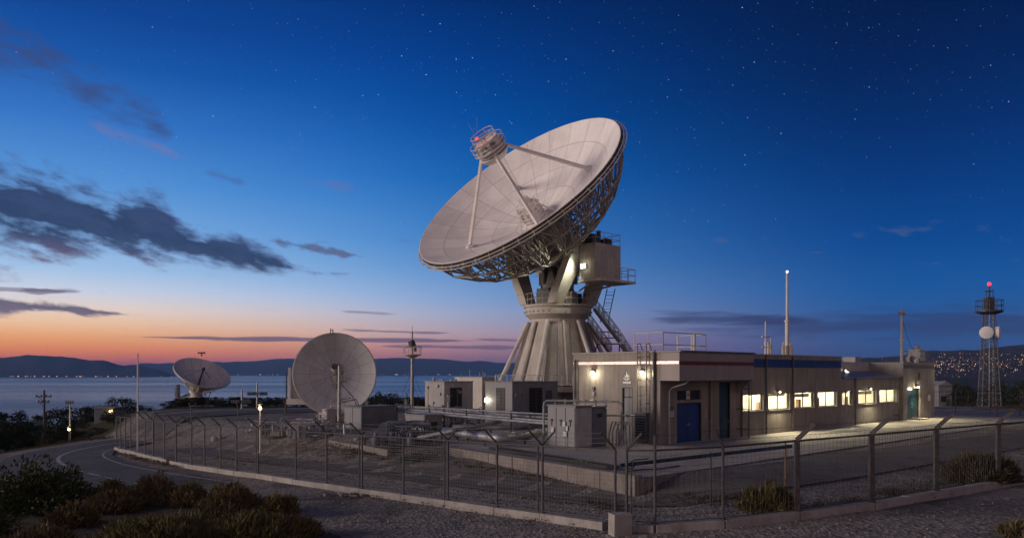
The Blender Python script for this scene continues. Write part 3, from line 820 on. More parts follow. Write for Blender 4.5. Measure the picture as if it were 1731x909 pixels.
for zz in (.5,1.0):
    for e in (-.9,.9): mb.tube(V((cc.x,cc.y,ztop+zz))+fwd*1.7+E*e, V((cc.x,cc.y,ztop+zz))-fwd*1.7+E*e, .028, n=5)
    for f in (-1.7,1.7): mb.tube(V((cc.x,cc.y,ztop+zz))+fwd*f-E*.9, V((cc.x,cc.y,ztop+zz))+fwd*f+E*.9, .028, n=5)
mb.build('roof_railing', M['truss'], cabin)
mb = MB()
mb.box(V((cc.x,cc.y,ztop+.45))+fwd*.9-E*.2, (.9,.9,.9), (E,fwd,Z)); mb.tube(V((cc.x,cc.y,ztop))+fwd*.2, V((cc.x,cc.y,ztop+1.3))+fwd*.2, .2, n=10); mb.box(V((cc.x,cc.y,ztop+.3))-fwd*.6+E*.2, (.7,.7,.6), (E,fwd,Z))
mb.build('winch', M['dark_steel'], cabin, bevel=.02)
# platform slab sticking out behind the cabin, with rails
pc = V((cc.x,cc.y,zbot-.14))-fwd*.55+E*.35
mb = MB(); mb.box(pc, (2.7,4.9,.2), (E,fwd,Z))
for f in (-2,-.5,1): mb.tube(pc+fwd*f-E*1.2-Z*.1, V((ped.x,ped.y,zr2+1.2))+E*3.1+fwd*(f*.4), .09, n=6)
gp = mb.build('gallery_platform', M['truss'], tel)
mb = MB()
def rail(pts, hs=(.55,1.1), r=.028, post=1.0, out=mb):
    for a, b in zip(pts, pts[1:]):
        n = max(1, round((b-a).length/post))
        for i in range(n+1): p = a.lerp(b, i/n); out.tube(p, p+Z*hs[-1], r, n=5)
        for h in hs: out.tube(a+Z*h, b+Z*h, r, n=5)
e0 = pc+Z*.1
rail([e0+E*1.3+fwd*2.4, e0+E*1.3-fwd*2.4, e0-E*1.3-fwd*2.4, e0-E*1.3-fwd*1.3])
mb.build('gallery_railing', M['truss'], gp)
fl = cc+fwd*1.95-E*.2-Z*.45
mb = MB(); mb.box(fl, (.5,.16,.36), (E,fwd,Z)); mb.tube(fl, fl-fwd*.2, .05)
ff = mb.build('floodlight', M['dark_steel'], tel)
mb = MB(); mb.box(fl+fwd*.1, (.5,.04,.36), (E,fwd,Z)); mb.build('lens', M['lamp_cool'], ff)
lamp('floodlight_lamp', 'SPOT', fl+fwd*.25, 420, (1,1,.80), .15, aim(fwd*.7-E*.75-Z*.55), parent=tel, spot_size=math.radians(150), spot_blend=.6)
# hanging ladder and stair
def ladder(mb, a, b, w, side, n=None, cage=False):
    d = b-a; n = n or int(d.length/.3); s = side.normalized()*(w/2)
    mb.tube(a-s, b-s, .045, n=5); mb.tube(a+s, b+s, .045, n=5)
    for i in range(1, n): p = a.lerp(b, i/n); mb.tube(p-s, p+s, .02, n=4)
mb = MB(); la = at(1033,488,72.5); lb_ = at(1021,545,73.5)
ladder(mb, la, lb_, .75, V((1,.2,0)), 10)
for q in (.2,.45,.7,.95):
    p = la.lerp(lb_, q); mb.path([p+V((.38*math.cos(x_), -.7*math.sin(x_), 0)) for x_ in [i*PI/8 for i in range(9)]], .02, n=4)
mb.build('access_ladder', M['dark_steel'], tel)
mb = MB(); st = []
s0, s1 = at(993,546,73.8), at(1032,600,73.8)
def flight(mb, a, b, w, dirw):
    n = max(4, int(abs(a.z-b.z)/.24)); h = dirw.normalized()*w
    for q in (V((0,0,0)), h): mb.box((a+b)/2+q, ((b-a).length,.05,.22), ((b-a).normalized(), h.normalized(), (b-a).normalized().cross(h.normalized())))
    for i in range(n): p = a.lerp(b, (i+.5)/n)+h/2; mb.box(p, (.26,w,.04), (V((b.x-a.x,b.y-a.y,0)).normalized(), h.normalized(), Z))
    for q in (V((0,0,0)), h):
        for hh in (.5,1.0): mb.tube(a+q+Z*hh, b+q+Z*hh, .04, n=5)
        for i in range(6): p = a.lerp(b, i/5)+q; mb.tube(p, p+Z*1.0, .035, n=5)
flight(mb, s0, s1, .9, V((0,-1,0)))
flight(mb, at(1003,522,73.2), at(1046,578,73.2), .9, V((0,-1,0)))
p2 = at(1012,581,72.9); p3 = at(1047,581,72.9)
mb.box((p2+p3)/2, (p3.x-p2.x, 1.2, .08))
for q in (-.6,.6): rail([p2+V((0,q,0)), p3+V((0,q,0))], out=mb)
mb.tube(p2+V((0,.6,0)), V((ped.x+3, ped.y-2, p2.z-1.2)), .06); mb.tube(p3, V((p3.x, p3.y+.4, ZP+3)), .06)
flight(mb, at(1048,582,72.3), at(1085,640,72.3), .9, V((0,-1,0)))
mb.build('access_stair', M['dark_steel'], tel)
# cables down the cone
mb = MB()
for q in (250, 268, 288):
    a = math.radians(q); ca, sa = math.cos(a), math.sin(a)
    mb.tube((ped.x+4.7*ca, ped.y+4.7*sa, zc0+.1), (ped.x+2.74*ca, ped.y+2.74*sa, zn), .05, n=5)
mb.build('conduit', M['galv'], pd)

# ================================================================== SMALLER DISHES
def small_dish(t, cen, axis, R_, dep, matl, nr, back=True):
    Mx = dish_frame(V(cen)-V(axis).normalized()*dep, axis); sf = lambda r: dep*(r/R_)**2
    mb = MB(); n = 24
    pr = [(max(1e-4,R_*i/n), sf(R_*i/n)) for i in range(n+1)]+[(R_+.04,sf(R_)-.02),(R_+.04,sf(R_)-.13),(R_-.05,sf(R_)-.14)]+[(max(1e-4,R_*i/n), sf(R_*i/n)-.12) for i in range(n-1,-1,-1)]
    mb.lathe(pr, 64); o = mb.build('reflector', matl, None, smooth=True); place(o, Mx, t)
    mb = MB(Mx)
    for q in range(nr):
        a = 2*PI*q/nr; ca, sa = math.cos(a), math.sin(a)
        pts = [V((r*ca, r*sa, sf(r)-.14)) for r in (R_*.25, R_*.6, R_)]; lo = [V((R_*.25*ca, R_*.25*sa, -.75)), V((R_*.6*ca, R_*.6*sa, sf(R_*.6)-.5)), pts[2]]
        for i in range(2):
            mb.tube(lo[i], lo[i+1], .035, n=4); mb.tube(pts[i], lo[i], .03, n=4); mb.tube(lo[i], pts[i+1], .025, n=4)
    mb.path([(R_*.6*math.cos(i*PI/16), R_*.6*math.sin(i*PI/16), sf(R_*.6)-.5) for i in range(32)], .03, n=4, closed=True)
    mb.path([((R_+.07)*math.cos(i*PI/32), (R_+.07)*math.sin(i*PI/32), sf(R_)-.2) for i in range(64)], .035, n=4, closed=True)
    mb.lathe([(R_*.24,sf(R_*.24)-.1),(R_*.24,-.8),(1e-3,-.85)], 20)
    mb.build('back_frame', M['truss'], t, smooth=True)
    return Mx, sf
# front dish
B = gnd(567, 728); Yb = 68.0; cen = at(565.5, 631, Yb); R3 = 68.6/F*Yb
base = V((cen.x, Yb+1.9, G(cen.x, Yb)))
t3 = thing('satellite_dish', 'round grey dish facing the viewer with its feed on an upright pole', 'satellite dish', base)
ax = V((.03,-1,.03)).normalized(); ax = (V((0,0,CZ))-cen).normalized()+V((-.07,0,.10))
Mx, sf = small_dish(t3, cen, ax, R3, 1.05, dish_mat('grey_dish_panels', (.53,.525,.525), R3, 20, (.28,.62), .022), 16)
mb = MB(); vx = Mx @ V((0,0,-.8))
mb.tube(vx, vx+V((0,.7,-.2)), .55, n=14); mb.lathe([(.75,base.z-.1),(.6,base.z+.4),(.5,vx.z-.7),(.62,vx.z-.3),(.62,vx.z)], 16, Matrix.Translation((base.x,base.y-.7,0)))
mb.build('mount', M['pedestal'], t3, smooth=True)
mb = MB(); pf = at(573,742,62.5); pf.z = G(pf.x,pf.y); pt = at(574,618,62.5)
mb.tube(pf, pt, .15, .12, n=10); mb.tube(pf, pf+Z*.15, .4, n=10)
for q, w_ in ((.35,.5),(.55,.9),(.78,.6)): p = pf.lerp(pt, q); mb.tube(p-V((w_*.6,0,.1)), p+V((w_,0,.15)), .05, n=5)
mb.path([pt-Z*1.3, pt+V((.9,.6,-2.4)), pt+V((1.1,1.5,-3.3))], .04, n=5); mb.path([pf.lerp(pt,.5), pf.lerp(pt,.52)+V((-1.2,.4,-.7))], .06, n=5); mb.path([pf.lerp(pt,.45)+V((.2,0,.4)), pf.lerp(pt,.47)+V((1.2,.6,.5)),pf.lerp(pt,.4)+V((1.6,.9,0))], .05, n=5)
fp = mb.build('feed_pole', M['galv'], t3, smooth=True)
hc = at(569,622,63.2); mb = MB(); Mh = dish_frame(hc, V((-.25,-.8,.35)))
mb.lathe([(1e-3,.34),(.3,.3),(.42,.12),(.46,-.2),(.36,-.5),(.22,-.9),(1e-3,-.95)], 16, Mh)
fh = mb.build('feed_horn', M['cab_pale'], fp, smooth=True)
mb = MB(); mb.lathe([(.26,.32),(.26,.37),(1e-3,.36)], 14, Mh); mb.build('horn_window', M['louvre'], fh)
mb = MB(); mb.box(hc+V((.05,.3,-1.1)), (.22,.3,1.1)); mb.tube(hc+V((0,.2,-.4)), hc+V((.1,.3,-2.0)), .1); mb.build('receiver_box', M['dark_steel'], fp, bevel=.02)
mb = MB(); tp = Mx @ V((0, R3, sf(R3)))
tp = at(559,562,68); mb.tube(tp-Z*.2, tp+Z*.35, .04); mb.tube(tp+V((.2,0,-.2)), tp+V((.2,0,.3)), .04); mb.tube(tp+V((-.05,0,.3)), tp+V((.25,0,.1)), .03)
mb.build('sensor', M['dark_steel'], t3)
# white counterweight panel beside it
p0, p1 = at(492,683,70.3), at(530,621,70.3)
mb = MB(); mb.box(V((p0.x+.95, p0.y, (p0.z+p1.z)/2)), (1.9,.12,p1.z-p0.z)); mb.box(V((p0.x, p0.y-.2, (p0.z+p1.z)/2)), (.22,.5,p1.z-p0.z)); mb.box(V((p0.x+1.4,p0.y-.3,p0.z+.25)), (3.2,.8,.5))
mb.tube(V((p0.x+2.6,p0.y,p0.z)), V((base.x,base.y-.6,p0.z-.2)), .15)
mb.build('side_panel', M['white_steel'], t3, bevel=.02)
mb = MB()
for i in range(24): 
    p = V((cen.x, Yb-.2, G(cen.x,Yb)+.4))+V((random.uniform(-1.6,1.6), random.uniform(-1,.6), random.uniform(0,2.2)))
    mb.tube(p, V((base.x,base.y-.7,p.z)), .03, n=4); mb.tube(p, p+V((random.uniform(-.8,.8),random.uniform(-.3,.3),random.uniform(-.9,.9))), random.uniform(.03,.07), n=5)
mb.build('mount_machinery', M['truss'], t3)

# far tilted dish
Y2 = 108.0; cen = at(342.5, 629, Y2); R2 = 46/F*Y2
r2 = (cen-V((0,0,CZ))).normalized(); q1 = r2.cross(Z).normalized(); q2 = q1.cross(r2)
ax = (.86*(math.sin(math.radians(17))*q1+math.cos(math.radians(17))*q2)-.47*r2).normalized()
bz = T(cen.x, Y2+1)
t2 = thing('satellite_dish', 'tilted grey dish on a squat white pedestal among the dark trees', 'satellite dish', (cen.x-.3, Y2+1.2, bz))
Mx, sf = small_dish(t2, cen, ax, R2, 2.1, dish_mat('pale_dish_panels', (.62,.61,.61), R2, 16, (.3,.66), .035), 12)
hub = Mx @ V((0,0,-.9)); mb = MB()
zb2 = zrow(672, V((0,Y2,0)))
mb.lathe([(1.2,bz-.3),(1.2,zb2-.3),(1.0,zb2),(.8,zb2+.2),(.75,hub.z-.6),(.95,hub.z-.2),(.9,hub.z+.3)], 18, Matrix.Translation((hub.x,hub.y,0)))
mb.build('pedestal', M['white_steel'], t2, smooth=True)
mb = MB(); mb.box(V((hub.x-.2,hub.y-1.2,zb2-.9)), (3.0,2.2,1.8)); mb.build('base_cabinet', M['cab_pale'], t2, bevel=.03)
mb = MB(); mb.box(V((hub.x-.9,hub.y-2.315,zb2-.75)), (.6,.02,.7)); mb.build('vent', M['louvre'], t2)
mb = MB(); q = V((hub.x-2.6,hub.y,hub.z-.1)); mb.box(q, (.25,1.2,1.9)); mb.tube(q+V((.3,0,-.8)), V((hub.x,hub.y,hub.z-.3)), .1); mb.tube(q+V((.9,-.3,-.6)), V((hub.x,hub.y,hub.z+.2)), .07)
for i in range(8): 
    p = hub+V((random.choice((-1,1))*random.uniform(.9,2.0), random.uniform(-1,.5), random.uniform(-3.2,-.6))); mb.tube(p, p+V((random.uniform(-.6,.6),0,random.uniform(.3,1.2))), .05, n=5)
mb.build('counterweight', M['galv'], t2)
mb = MB(); fa = Mx @ V((.1,.2,2.5)); mb.tube(Mx @ V((0,0,0)), fa, .16, .1, n=8); mb.ball(fa, .26, 8)
for q in range(3): a = q*2.1+.4; mb.tube(Mx @ V((R2*.55*math.cos(a), R2*.55*math.sin(a), sf(R2*.55))), fa, .03, n=4)
mb.build('feed_arm', M['dark_steel'], t2, smooth=True)
mb = MB(); tp = at(341,598,Y2+1.5); mb.tube(tp-Z*.3, tp+Z*.3, .1); mb.tube(tp-V((.5,0,-.15)), tp+V((.5,0,.15)), .08); mb.tube(tp+V((-.45,0,0)), tp+V((-.45,0,.3)), .06); mb.tube(tp+V((.4,0,0)), tp+V((.4,0,.35)), .06)
mb.build('sensor', M['dark_steel'], t2)

# ================================================================== CONTROL BUILDING
bld = thing('control_building', 'long flat-roofed beige control building with lit windows and red and blue stripes', 'building', (S.x, S.y, ZP))
def bp(s, off, z): return S+U*s+N*off+Z*z
BA = (U, N, Z)
zt1 = 6.15; s1 = s_at(1421.5); s2 = s_at(1519.5); s3 = s_at(1573); WL = sl_at(968.6)
sill, head = 2.42, 3.56; TH = .3
wins = [(s_at(a), s_at(b)) for a, b in ((1256,1291),(1299,1335.5),(1343.5,1376.5),(1382.5,1415),(1423.5,1441.5),(1451,1481.5),(1487,1515.5))]
def wbox(mb, sa, sb, z0, z1, o0=-TH, o1=0.0): mb.box(bp((sa+sb)/2, (o0+o1)/2, (z0+z1)/2), (sb-sa, o1-o0, z1-z0), BA)
dz0 = ZP; bd = (s_at(1144.5), s_at(1185)); td = (s_at(1216), s_at(1233.5))
zdb = zrow(681, bp(bd[0],0,0)); ztd = zrow(646, bp(td[0],0,0)); ztr = zrow(660, bp(bd[0],0,0)); ztr0 = zrow(676, bp(bd[0],0,0))
wall = MB()
# entrance stretch: piers, lintels round the doors
wbox(wall, .0, bd[0], ZP, zt1); wbox(wall, bd[0], bd[1], ztr, zt1); wbox(wall, bd[0], bd[1], zdb, ztr0-.0)
wbox(wall, bd[1], td[0], ZP, zt1); wbox(wall, td[0], td[1], ztd, zt1)
e0_ = td[1]
# windows of the tall block
cur = e0_
for i in range(4):
    wbox(wall, cur, wins[i][0], ZP, zt1); wbox(wall, wins[i][0], wins[i][1], ZP, sill); wbox(wall, wins[i][0], wins[i][1], head, zt1); cur = wins[i][1]
wbox(wall, cur, s1-.004, ZP, zt1)
# left wall with its door, back walls
gd = (sl_at(1069.5), sl_at(1051)); zgd = zrow(654, S+L*gd[0])
LA = (L, U, Z)
def lbox(mb, a, b, z0, z1, o0=0.0, o1=TH): mb.box(S+L*((a+b)/2)+U*((o0+o1)/2)+Z*((z0+z1)/2), (b-a, o1-o0, z1-z0), LA)
lbox(wall, TH+.004, gd[0], ZP, zt1); lbox(wall, gd[0], gd[1], zgd, zt1); lbox(wall, gd[1], WL, ZP, zt1)
wall.build('wall', M['wall_warm'], bld)
mb = MB(); mb.box(S+L*(WL-.15)+U*((s1+TH)/2)+Z*((ZP+zt1)/2), (s1-TH-.01, TH, zt1-ZP), (U, L, Z)); mb.box(S+U*(s1-.15)+L*(WL/2)+Z*(5.3), (TH, WL-.65, 1.7), (U, L, Z))
mb.build('rear_wall', M['wall_grey'], bld)
mb = MB(); mb.box(S+U*(s1/2)+L*(WL/2)+Z*(zt1-.35), (s1-.62, WL-.62, .16), (U,L,Z)); mb.build('roof', M['roof'], bld)
# parapet cap
mb = MB()
mb.box(S+L*(WL/2-.7)+U*.13+Z*(zt1+.045), (WL+1.5,.42,.09), LA); mb.box(bp((7.95+s1)/2,-.13,zt1+.045), (s1-7.95-.01,.42,.09), BA)
mb.build('parapet_cap', M['fascia'], bld, bevel=.012)
# canopy box over the entrance
PO = 1.33; sF = s_at(1274, PO); zf0 = 4.52
mb = MB(); mb.box(bp(sF/2, PO/2+.002, (zf0+zt1)/2), (sF, PO-.004, zt1-zf0), BA); 
can = mb.build('canopy', M['fascia'], bld, bevel=.012)
mb = MB(); mb.box(bp(sF/2, PO/2+.03, zt1+.05), (sF+.08, PO+.12, .11), BA); mb.build('canopy_cap', M['cap'], can, bevel=.012)
mb = MB(); za, zb_ = 5.42, 5.64; mb.box(bp(sF/2, PO+.006, (za+zb_)/2), (sF-.01,.02,zb_-za), BA); mb.build('red_stripe', M['red'], can)
mb = MB(); zq = 5.48; lbox(mb, -PO+.02, WL-.05, zq, zq+.17, -.03, -.006); mb.build('metal_band', mat('pink_metal_band', (.55,.44,.40), .3, metal=.5, var=.3, scale=1.5), bld)
mb = MB(); mb.box(bp((sF+.02+s1)/2, .012, 5.62), (s1-sF-.06, .02, .56), BA); mb.build('blue_stripe', M['blue'], bld)
mb = MB()
for q in (.9,2.4,4.1,5.6): lbox(mb, q, q+.018, ZP+.05, zq-.02, -.006, .01)
for q in (s_at(1295),s_at(1339.5),s_at(1379.5)): mb.box(bp(q,.004,4.35), (.02,.012,1.9), BA)
mb.build('wall_joint', M['wall_grey'], bld)
# braces under the canopy
mb = MB()
for sq in (s_at(1240)+.2,):
    mb.hexa([bp(sq,0.002,zf0-.9), bp(sq+.12,0.002,zf0-.9), bp(sq+.12,.12,zf0-.9), bp(sq,.12,zf0-.9)], [bp(sq,0.002,zf0-.005), bp(sq+.12,0.002,zf0-.005), bp(sq+.12,1.2,zf0-.005), bp(sq,1.2,zf0-.005)])
mb.build('canopy_bracket', M['wall_grey'], can)
# doors
def door(name, a, b, z0, z1, matl, leaves=1, off=-.12):
    mb = MB(); n = leaves
    for i in range(n):
        sa = a+(b-a)*i/n+.02; sb = a+(b-a)*(i+1)/n-.02; mb.box(bp((sa+sb)/2, off, (z0+z1)/2), (sb-sa,.06,z1-z0-.03), BA)
    d = mb.build(name, matl, bld, bevel=.008)
    mb = MB(); mb.box(bp(a+.03,off+.06,(z0+z1)/2),(.06,.16,z1-z0),BA); mb.box(bp(b-.03,off+.06,(z0+z1)/2),(.06,.16,z1-z0),BA); mb.box(bp((a+b)/2,off+.06,z1-.03),(b-a-.125,.16,.06),BA)
    mb.build('door_frame', M['frame'], d)
    mb = MB()
    for i in range(n):
        q = (a+b)/2+(.09 if i else -.09) if n > 1 else b-.15
        mb.tube(bp(q,off+.03,z0+1.05), bp(q,off+.10,z0+1.05), .03, n=8); mb.tube(bp(q,off+.10,z0+.98), bp(q,off+.10,z0+1.16), .018, n=6)
    mb.build('handle', M['silver'], d, smooth=True)
    return d
door('double_door', bd[0], bd[1], ZP, zdb, M['door_blue'], 2)
door('door', td[0], td[1], ZP, ztd, M['door_teal'])
mb = MB(); mb.box(bp((bd[0]+bd[1])/2, -.16, (ztr+ztr0)/2), (bd[1]-bd[0]-.06,.04,ztr-ztr0-.06), BA); tw = mb.build('transom_window', M['louvre'], bld)
mb = MB(); mb.box(bp((bd[0]+bd[1])/2+.02,-.11,(ztr+ztr0)/2), (.36,.06,ztr-ztr0-.04), BA); pn = mb.build('sign_panel', M['paper'], tw)
mb = MB(); Md = dish_frame(bp((bd[0]+bd[1])/2+.02,-.078,(ztr+ztr0)/2+.02), N); mb.lathe([(.11,0),(.11,.012),(1e-3,.012)], 16, Md); mb.build('orange_mark', M['orange'], pn)
mb = MB(); lbox(mb, gd[0]+.03, gd[1]-.03, ZP+.02, zgd-.62, .1, .15); lbox(mb, gd[0]+.03, gd[1]-.03, zgd-.58, zgd-.03, .11, .15); gdo = mb.build('door', M['door_grey'], bld, bevel=.008); gdo['label'] = 'plain grey side door'
mb = MB(); lbox(mb, gd[0]+.002, gd[0]+.06, ZP, zgd-.06, -.01, .1); lbox(mb, gd[1]-.06, gd[1]-.002, ZP, zgd-.06, -.01, .1); lbox(mb, gd[0]+.002, gd[1]-.002, zgd-.06, zgd-.002, -.01, .1); mb.build('door_frame', M['frame'], gdo)
mb = MB(); p = S+L*(gd[0]+.18)+U*.06+Z*(ZP+1.05); mb.tube(p, p-U*.07, .025, n=8); mb.build('handle', M['silver'], gdo)
# windows
for i, (a, b) in enumerate(wins):
    mb = MB(); o = -.17; w = .055
    mb.box(bp((a+b)/2,o,sill+w/2),(b-a,.08,w),BA); mb.box(bp((a+b)/2,o,head-w/2),(b-a,.08,w),BA)
    for q in (a+w/2, (a+b)/2, b-w/2): mb.box(bp(q,o+.002,(sill+head)/2),(w,.07,head-sill-2*w),BA)
    wn = mb.build('window', M['frame'], bld)
    mb = MB(); mb.box(bp((a+b)/2,o-.01,(sill+head)/2),(b-a-.03,.012,head-sill-.03),BA); mb.build('pane', M['pane'], wn)
    mb = MB(); mb.box(bp((a+b)/2,-.02,sill-.025),(b-a+.1,.18,.05),BA); mb.build('sill', M['concrete'], wn, bevel=.008)
    # blind header and jumble on the inside ledge
    mb = MB(); mb.box(bp((a+b)/2,-.42,head-.05-.1*(i%3)),(b-a-.05,.03,.10+.08*(i%3)),BA)
    mb.build('blind', M['furn2'], wn)
# lit room behind
ra, rb = wins[0][0]-.6, wins[-1][1]+.3; zr0, zrt = ZP+.02, 4.25
mb = MB(); o0 = -TH-.02
def ip(s, o, z): return bp(s, o, z)
mb.add([ip(ra,o0,zr0),ip(rb,o0,zr0),ip(rb,-4.5,zr0),ip(ra,-4.5,zr0),ip(ra,o0,zrt),ip(rb,o0,zrt),ip(rb,-4.5,zrt),ip(ra,-4.5,zrt)], [(0,1,2,3),(4,7,6,5),(3,2,6,7),(0,3,7,4),(1,5,6,2)])
mb.build('room', M['room'], bld)
mb = MB()
for i, (q, dd_) in enumerate(((1.5,3.2),(3.5,4.1),(5.5,3.4))):
    k_ = int(q); sm_ = (wins[k_][1]+wins[k_+1][0])/2; mb.box(bp(sm_, -.36-dd_/2, (zr0+zrt)/2), (.12,dd_,zrt-zr0-.03), BA)
mb.build('partition', M['room'], bld)
mb = MB(); fu2 = MB(); tl = MB()
sq = ra+1
while sq < rb-1:
    h = random.uniform(.9,2.2)
    (mb if random.random() < .5 else fu2).box(bp(sq,-random.choice((4.1,3.8,3.3)),zr0+h/2), (random.uniform(.5,1.3),.5,h), BA)
    if random.random() < .35: (mb if random.random() < .5 else fu2).box(bp(sq+.5,-random.uniform(.6,1.1),zr0+.95+.5), (random.uniform(.2,.5),.25,random.uniform(.3,.7)+1.0), BA)
    mb.box(bp(sq,-4.46,random.uniform(2.7,3.0)), (random.uniform(.3,.7),.03,random.uniform(.3,.5)), BA)
    sq += random.uniform(.9,1.7)
mb.build('furniture', M['furn'], bld); fu2.build('furniture', M['furn2'], bld)
sq = ra+1.2
while sq < rb-1:
    for o in random.choice(((-1.3,-3.0),(-1.3,-3.0),(-2.4,))):
        q = MB(); q.box(bp(sq,o,zrt-.06), (1.3,.3,.06), BA); q.build('ceiling_light', M['tube_light'], bld)
    sq += 2.6
# low wing
ze, zw = 4.52, 5.82; SB = 2.6
wall = MB(); cur = s1
for i in range(4, 7):
    wbox(wall, cur, wins[i][0], ZP, ze); wbox(wall, wins[i][0], wins[i][1], ZP, sill); wbox(wall, wins[i][0], wins[i][1], head, ze); cur = wins[i][1]
wbox(wall, cur, s2-.004, ZP, ze)
wing = wall.build('wing_wall', M['wall_grey'], bld)
mb = MB(); mb.hexa([bp(s1+.01,.3,ze+.01),bp(s2-.01,.3,ze+.01),bp(s2-.01,-SB+.01,ze+.01),bp(s1+.01,-SB+.01,ze+.01)], [bp(s1+.01,.3,ze+.1),bp(s2-.01,.3,ze+.1),bp(s2-.01,-SB+.01,ze+.62),bp(s1+.01,-SB+.01,ze+.62)])
mb.build('lean_to_roof', mat('metal_roof', (.30,.32,.36), .35, metal=.6, var=.2), wing)
mb = MB(); mb.box(bp((s1+s2)/2,-SB-.15,(ze+zw)/2), (s2-s1-.02,.3,zw-ze), BA); mb.box(bp((s1+s2)/2,-SB-.15,zw+.04), (s2-s1-.02,.36,.08), BA)
mb.box(bp((s1+s2)/2,-7,(zw+zrt)/2+.3), (s2-s1,8,zw-zrt-.8), BA)
mb.build('clerestory_wall', mat('pale_cladding', (.47,.45,.43), .6, var=.12, streak=.4), wing)
# end block
z3 = 5.8; dd = (s_at(1526.5), s_at(1548)); zdd = zrow(656, bp(dd[0],0,0))
wall = MB(); O = .35
wall.box(bp((s2+dd[0])/2, O-.2, (ZP+z3)/2), (dd[0]-s2,.4,z3-ZP), BA); wall.box(bp((dd[0]+dd[1])/2, O-.2, (zdd+z3)/2), (dd[1]-dd[0],.4,z3-zdd), BA); wall.box(bp((dd[1]+s3)/2, O-.2, (ZP+z3)/2), (s3-dd[1],.4,z3-ZP), BA)
wall.box(bp(s3-.15,-3.2,(ZP+z3)/2), (.3,6.3,z3-ZP), BA); wall.box(bp(s2+.15,-3.2,(ZP+z3)/2), (.3,6.3,z3-ZP), BA)
eb = wall.build('end_wall', M['wall_grey'], bld)
mb = MB(); mb.box(bp((s2+s3)/2,-3,z3-.2), (s3-s2-.62,6.2,.14), BA); mb.box(bp((s2+s3)/2,-2.8,z3+.04), (s3-s2+.16,6.5,.09), BA); mb.build('end_roof', M['fascia'], eb, bevel=.01)
mb = MB(); mb.box(bp((s2+s3)/2,O+.012,z3-.32), (s3-s2-.02,.02,.28), BA); mb.build('dark_band', M['cap'], eb)
door('double_door', dd[0], dd[1], ZP, zdd, M['door_teal'], 2, off=.1)
mb = MB(); mb.box(bp((dd[0]+dd[1])/2, O+.5, ZP+.06), (2.2,.9,.12), BA); mb.build('door_step', M['concrete'], eb, bevel=.015)
# downpipes on the facade
def downpipe(px, z0, z1, r=.055, off=.09, name='downpipe', m_=None):
    s = s_at(px, off); mb = MB(); mb.tube(bp(s,off,z0), bp(s,off,z1), r, n=8)
    for q in (.15,.5,.85): mb.tube(bp(s,-.01,z0+(z1-z0)*q), bp(s,off,z0+(z1-z0)*q), .03); mb.tube(bp(s,off,z0+(z1-z0)*q-.03), bp(s,off,z0+(z1-z0)*q+.03), r*1.35, n=8)
    mb.build(name, m_ or M['cap'], bld, smooth=True)
downpipe(1254, ZP, 4.5); downpipe(1266, ZP, 4.48, off=.9, r=.05); downpipe(1295.5, ZP, zt1); downpipe(1340.5, ZP, zt1); downpipe(1446, ZP, ze); downpipe(1202, ZP, zf0, m_=M['wall_grey'], r=.08)
downpipe(1520, ZP, 4.0, off=.45)
def lpipe(px, z0, z1, r=.06, off=-.1, m_=None):
    s = sl_at(px); mb = MB(); p = S+L*s+U*off; mb.tube(p+Z*z0, p+Z*z1, r, n=8)
    for q in (.1,.35,.6,.9): mb.tube(p+Z*(z0+(z1-z0)*q), p-U*off+Z*(z0+(z1-z0)*q), .03); mb.tube(p+Z*(z0+(z1-z0)*q-.04), p+Z*(z0+(z1-z0)*q+.04), r*1.35, n=8)
    mb.tube(p+Z*z1, p-U*off*1.5+Z*(z1+.0), r, n=8); mb.build('downpipe', m_ or M['cap'], bld, smooth=True)
lpipe(973, ZP, 5.75); lpipe(976.5, ZP, 5.75, .04); lpipe(1107, ZP, 6.22, .085)
mb = MB(); q = bp(.55,.25,0); mb.path([q+Z*ZP, q+Z*3.9, q+Z*4.1+N*.12+U*.1, q+N*.85+U*.4+Z*4.35, q+N*1.0+U*.45+Z*zf0], .05, n=8); mb.build('downpipe', M['silver'], bld, smooth=True)
# roof ladder
mb = MB(); q = (sl_at(1080)+sl_at(1096))/2; p = S+L*q-U*.18
ladder(mb, p+Z*(ZP+1.9), p+Z*6.5, .66, L, 15); 
for sg in (-1,1): mb.path([p+L*sg*.33+Z*6.4, p+L*sg*.33+Z*6.65, p+L*sg*.33+U*.3+Z*6.7, p+L*sg*.33+U*.5+Z*6.3], .03, n=6)
for zz in (3.2,4.6,5.9):
    for sg in (-1,1): mb.tube(p+L*sg*.33+Z*zz, p+L*sg*.33+U*.19+Z*zz, .025)
mb.build('roof_ladder', M['cap'], bld)
mb = MB(); mb.box(p+Z*(ZP+1.0)+U*.0, (.8,.3,1.7), LA); gb = mb.build('vent_box', M['cab_dark'], bld, bevel=.01)
mb = MB()
for i in range(9): mb.box(p+Z*(ZP+.35+.16*i)-U*.16, (.72,.03,.07), LA)
mb.build('louvre', M['louvre'], gb)
# emblem on the wall
q = S+L*sl_at(1060)-U*.02; zc = zrow(637, q); mb = MB()
for a, l_, w_ in ((90,.52,.10),(62,.36,.08),(118,.36,.08),(30,.3,.07),(150,.3,.07),(78,.3,.2),(102,.3,.2)):
    c_, s_ = math.cos(math.radians(a)), math.sin(math.radians(a)); d = -L*c_+Z*s_; n2 = -L*-s_+Z*c_
    o = q+Z*(zc-.2); mb.add([o-U*.0, o+d*l_*.5+n2*w_*.5, o+d*l_, o+d*l_*.5-n2*w_*.5, o-U*.025, o+d*l_*.5+n2*w_*.5-U*.025, o+d*l_-U*.025, o+d*l_*.5-n2*w_*.5-U*.025], [(0,3,2,1),(4,5,6,7),(0,1,5,4),(1,2,6,5),(2,3,7,6),(3,0,4,7)])
for i in range(4): mb.box(q+Z*(zc-.33)-U*.004*i+L*(.22-.15*i), (.1,.02,.12), LA)
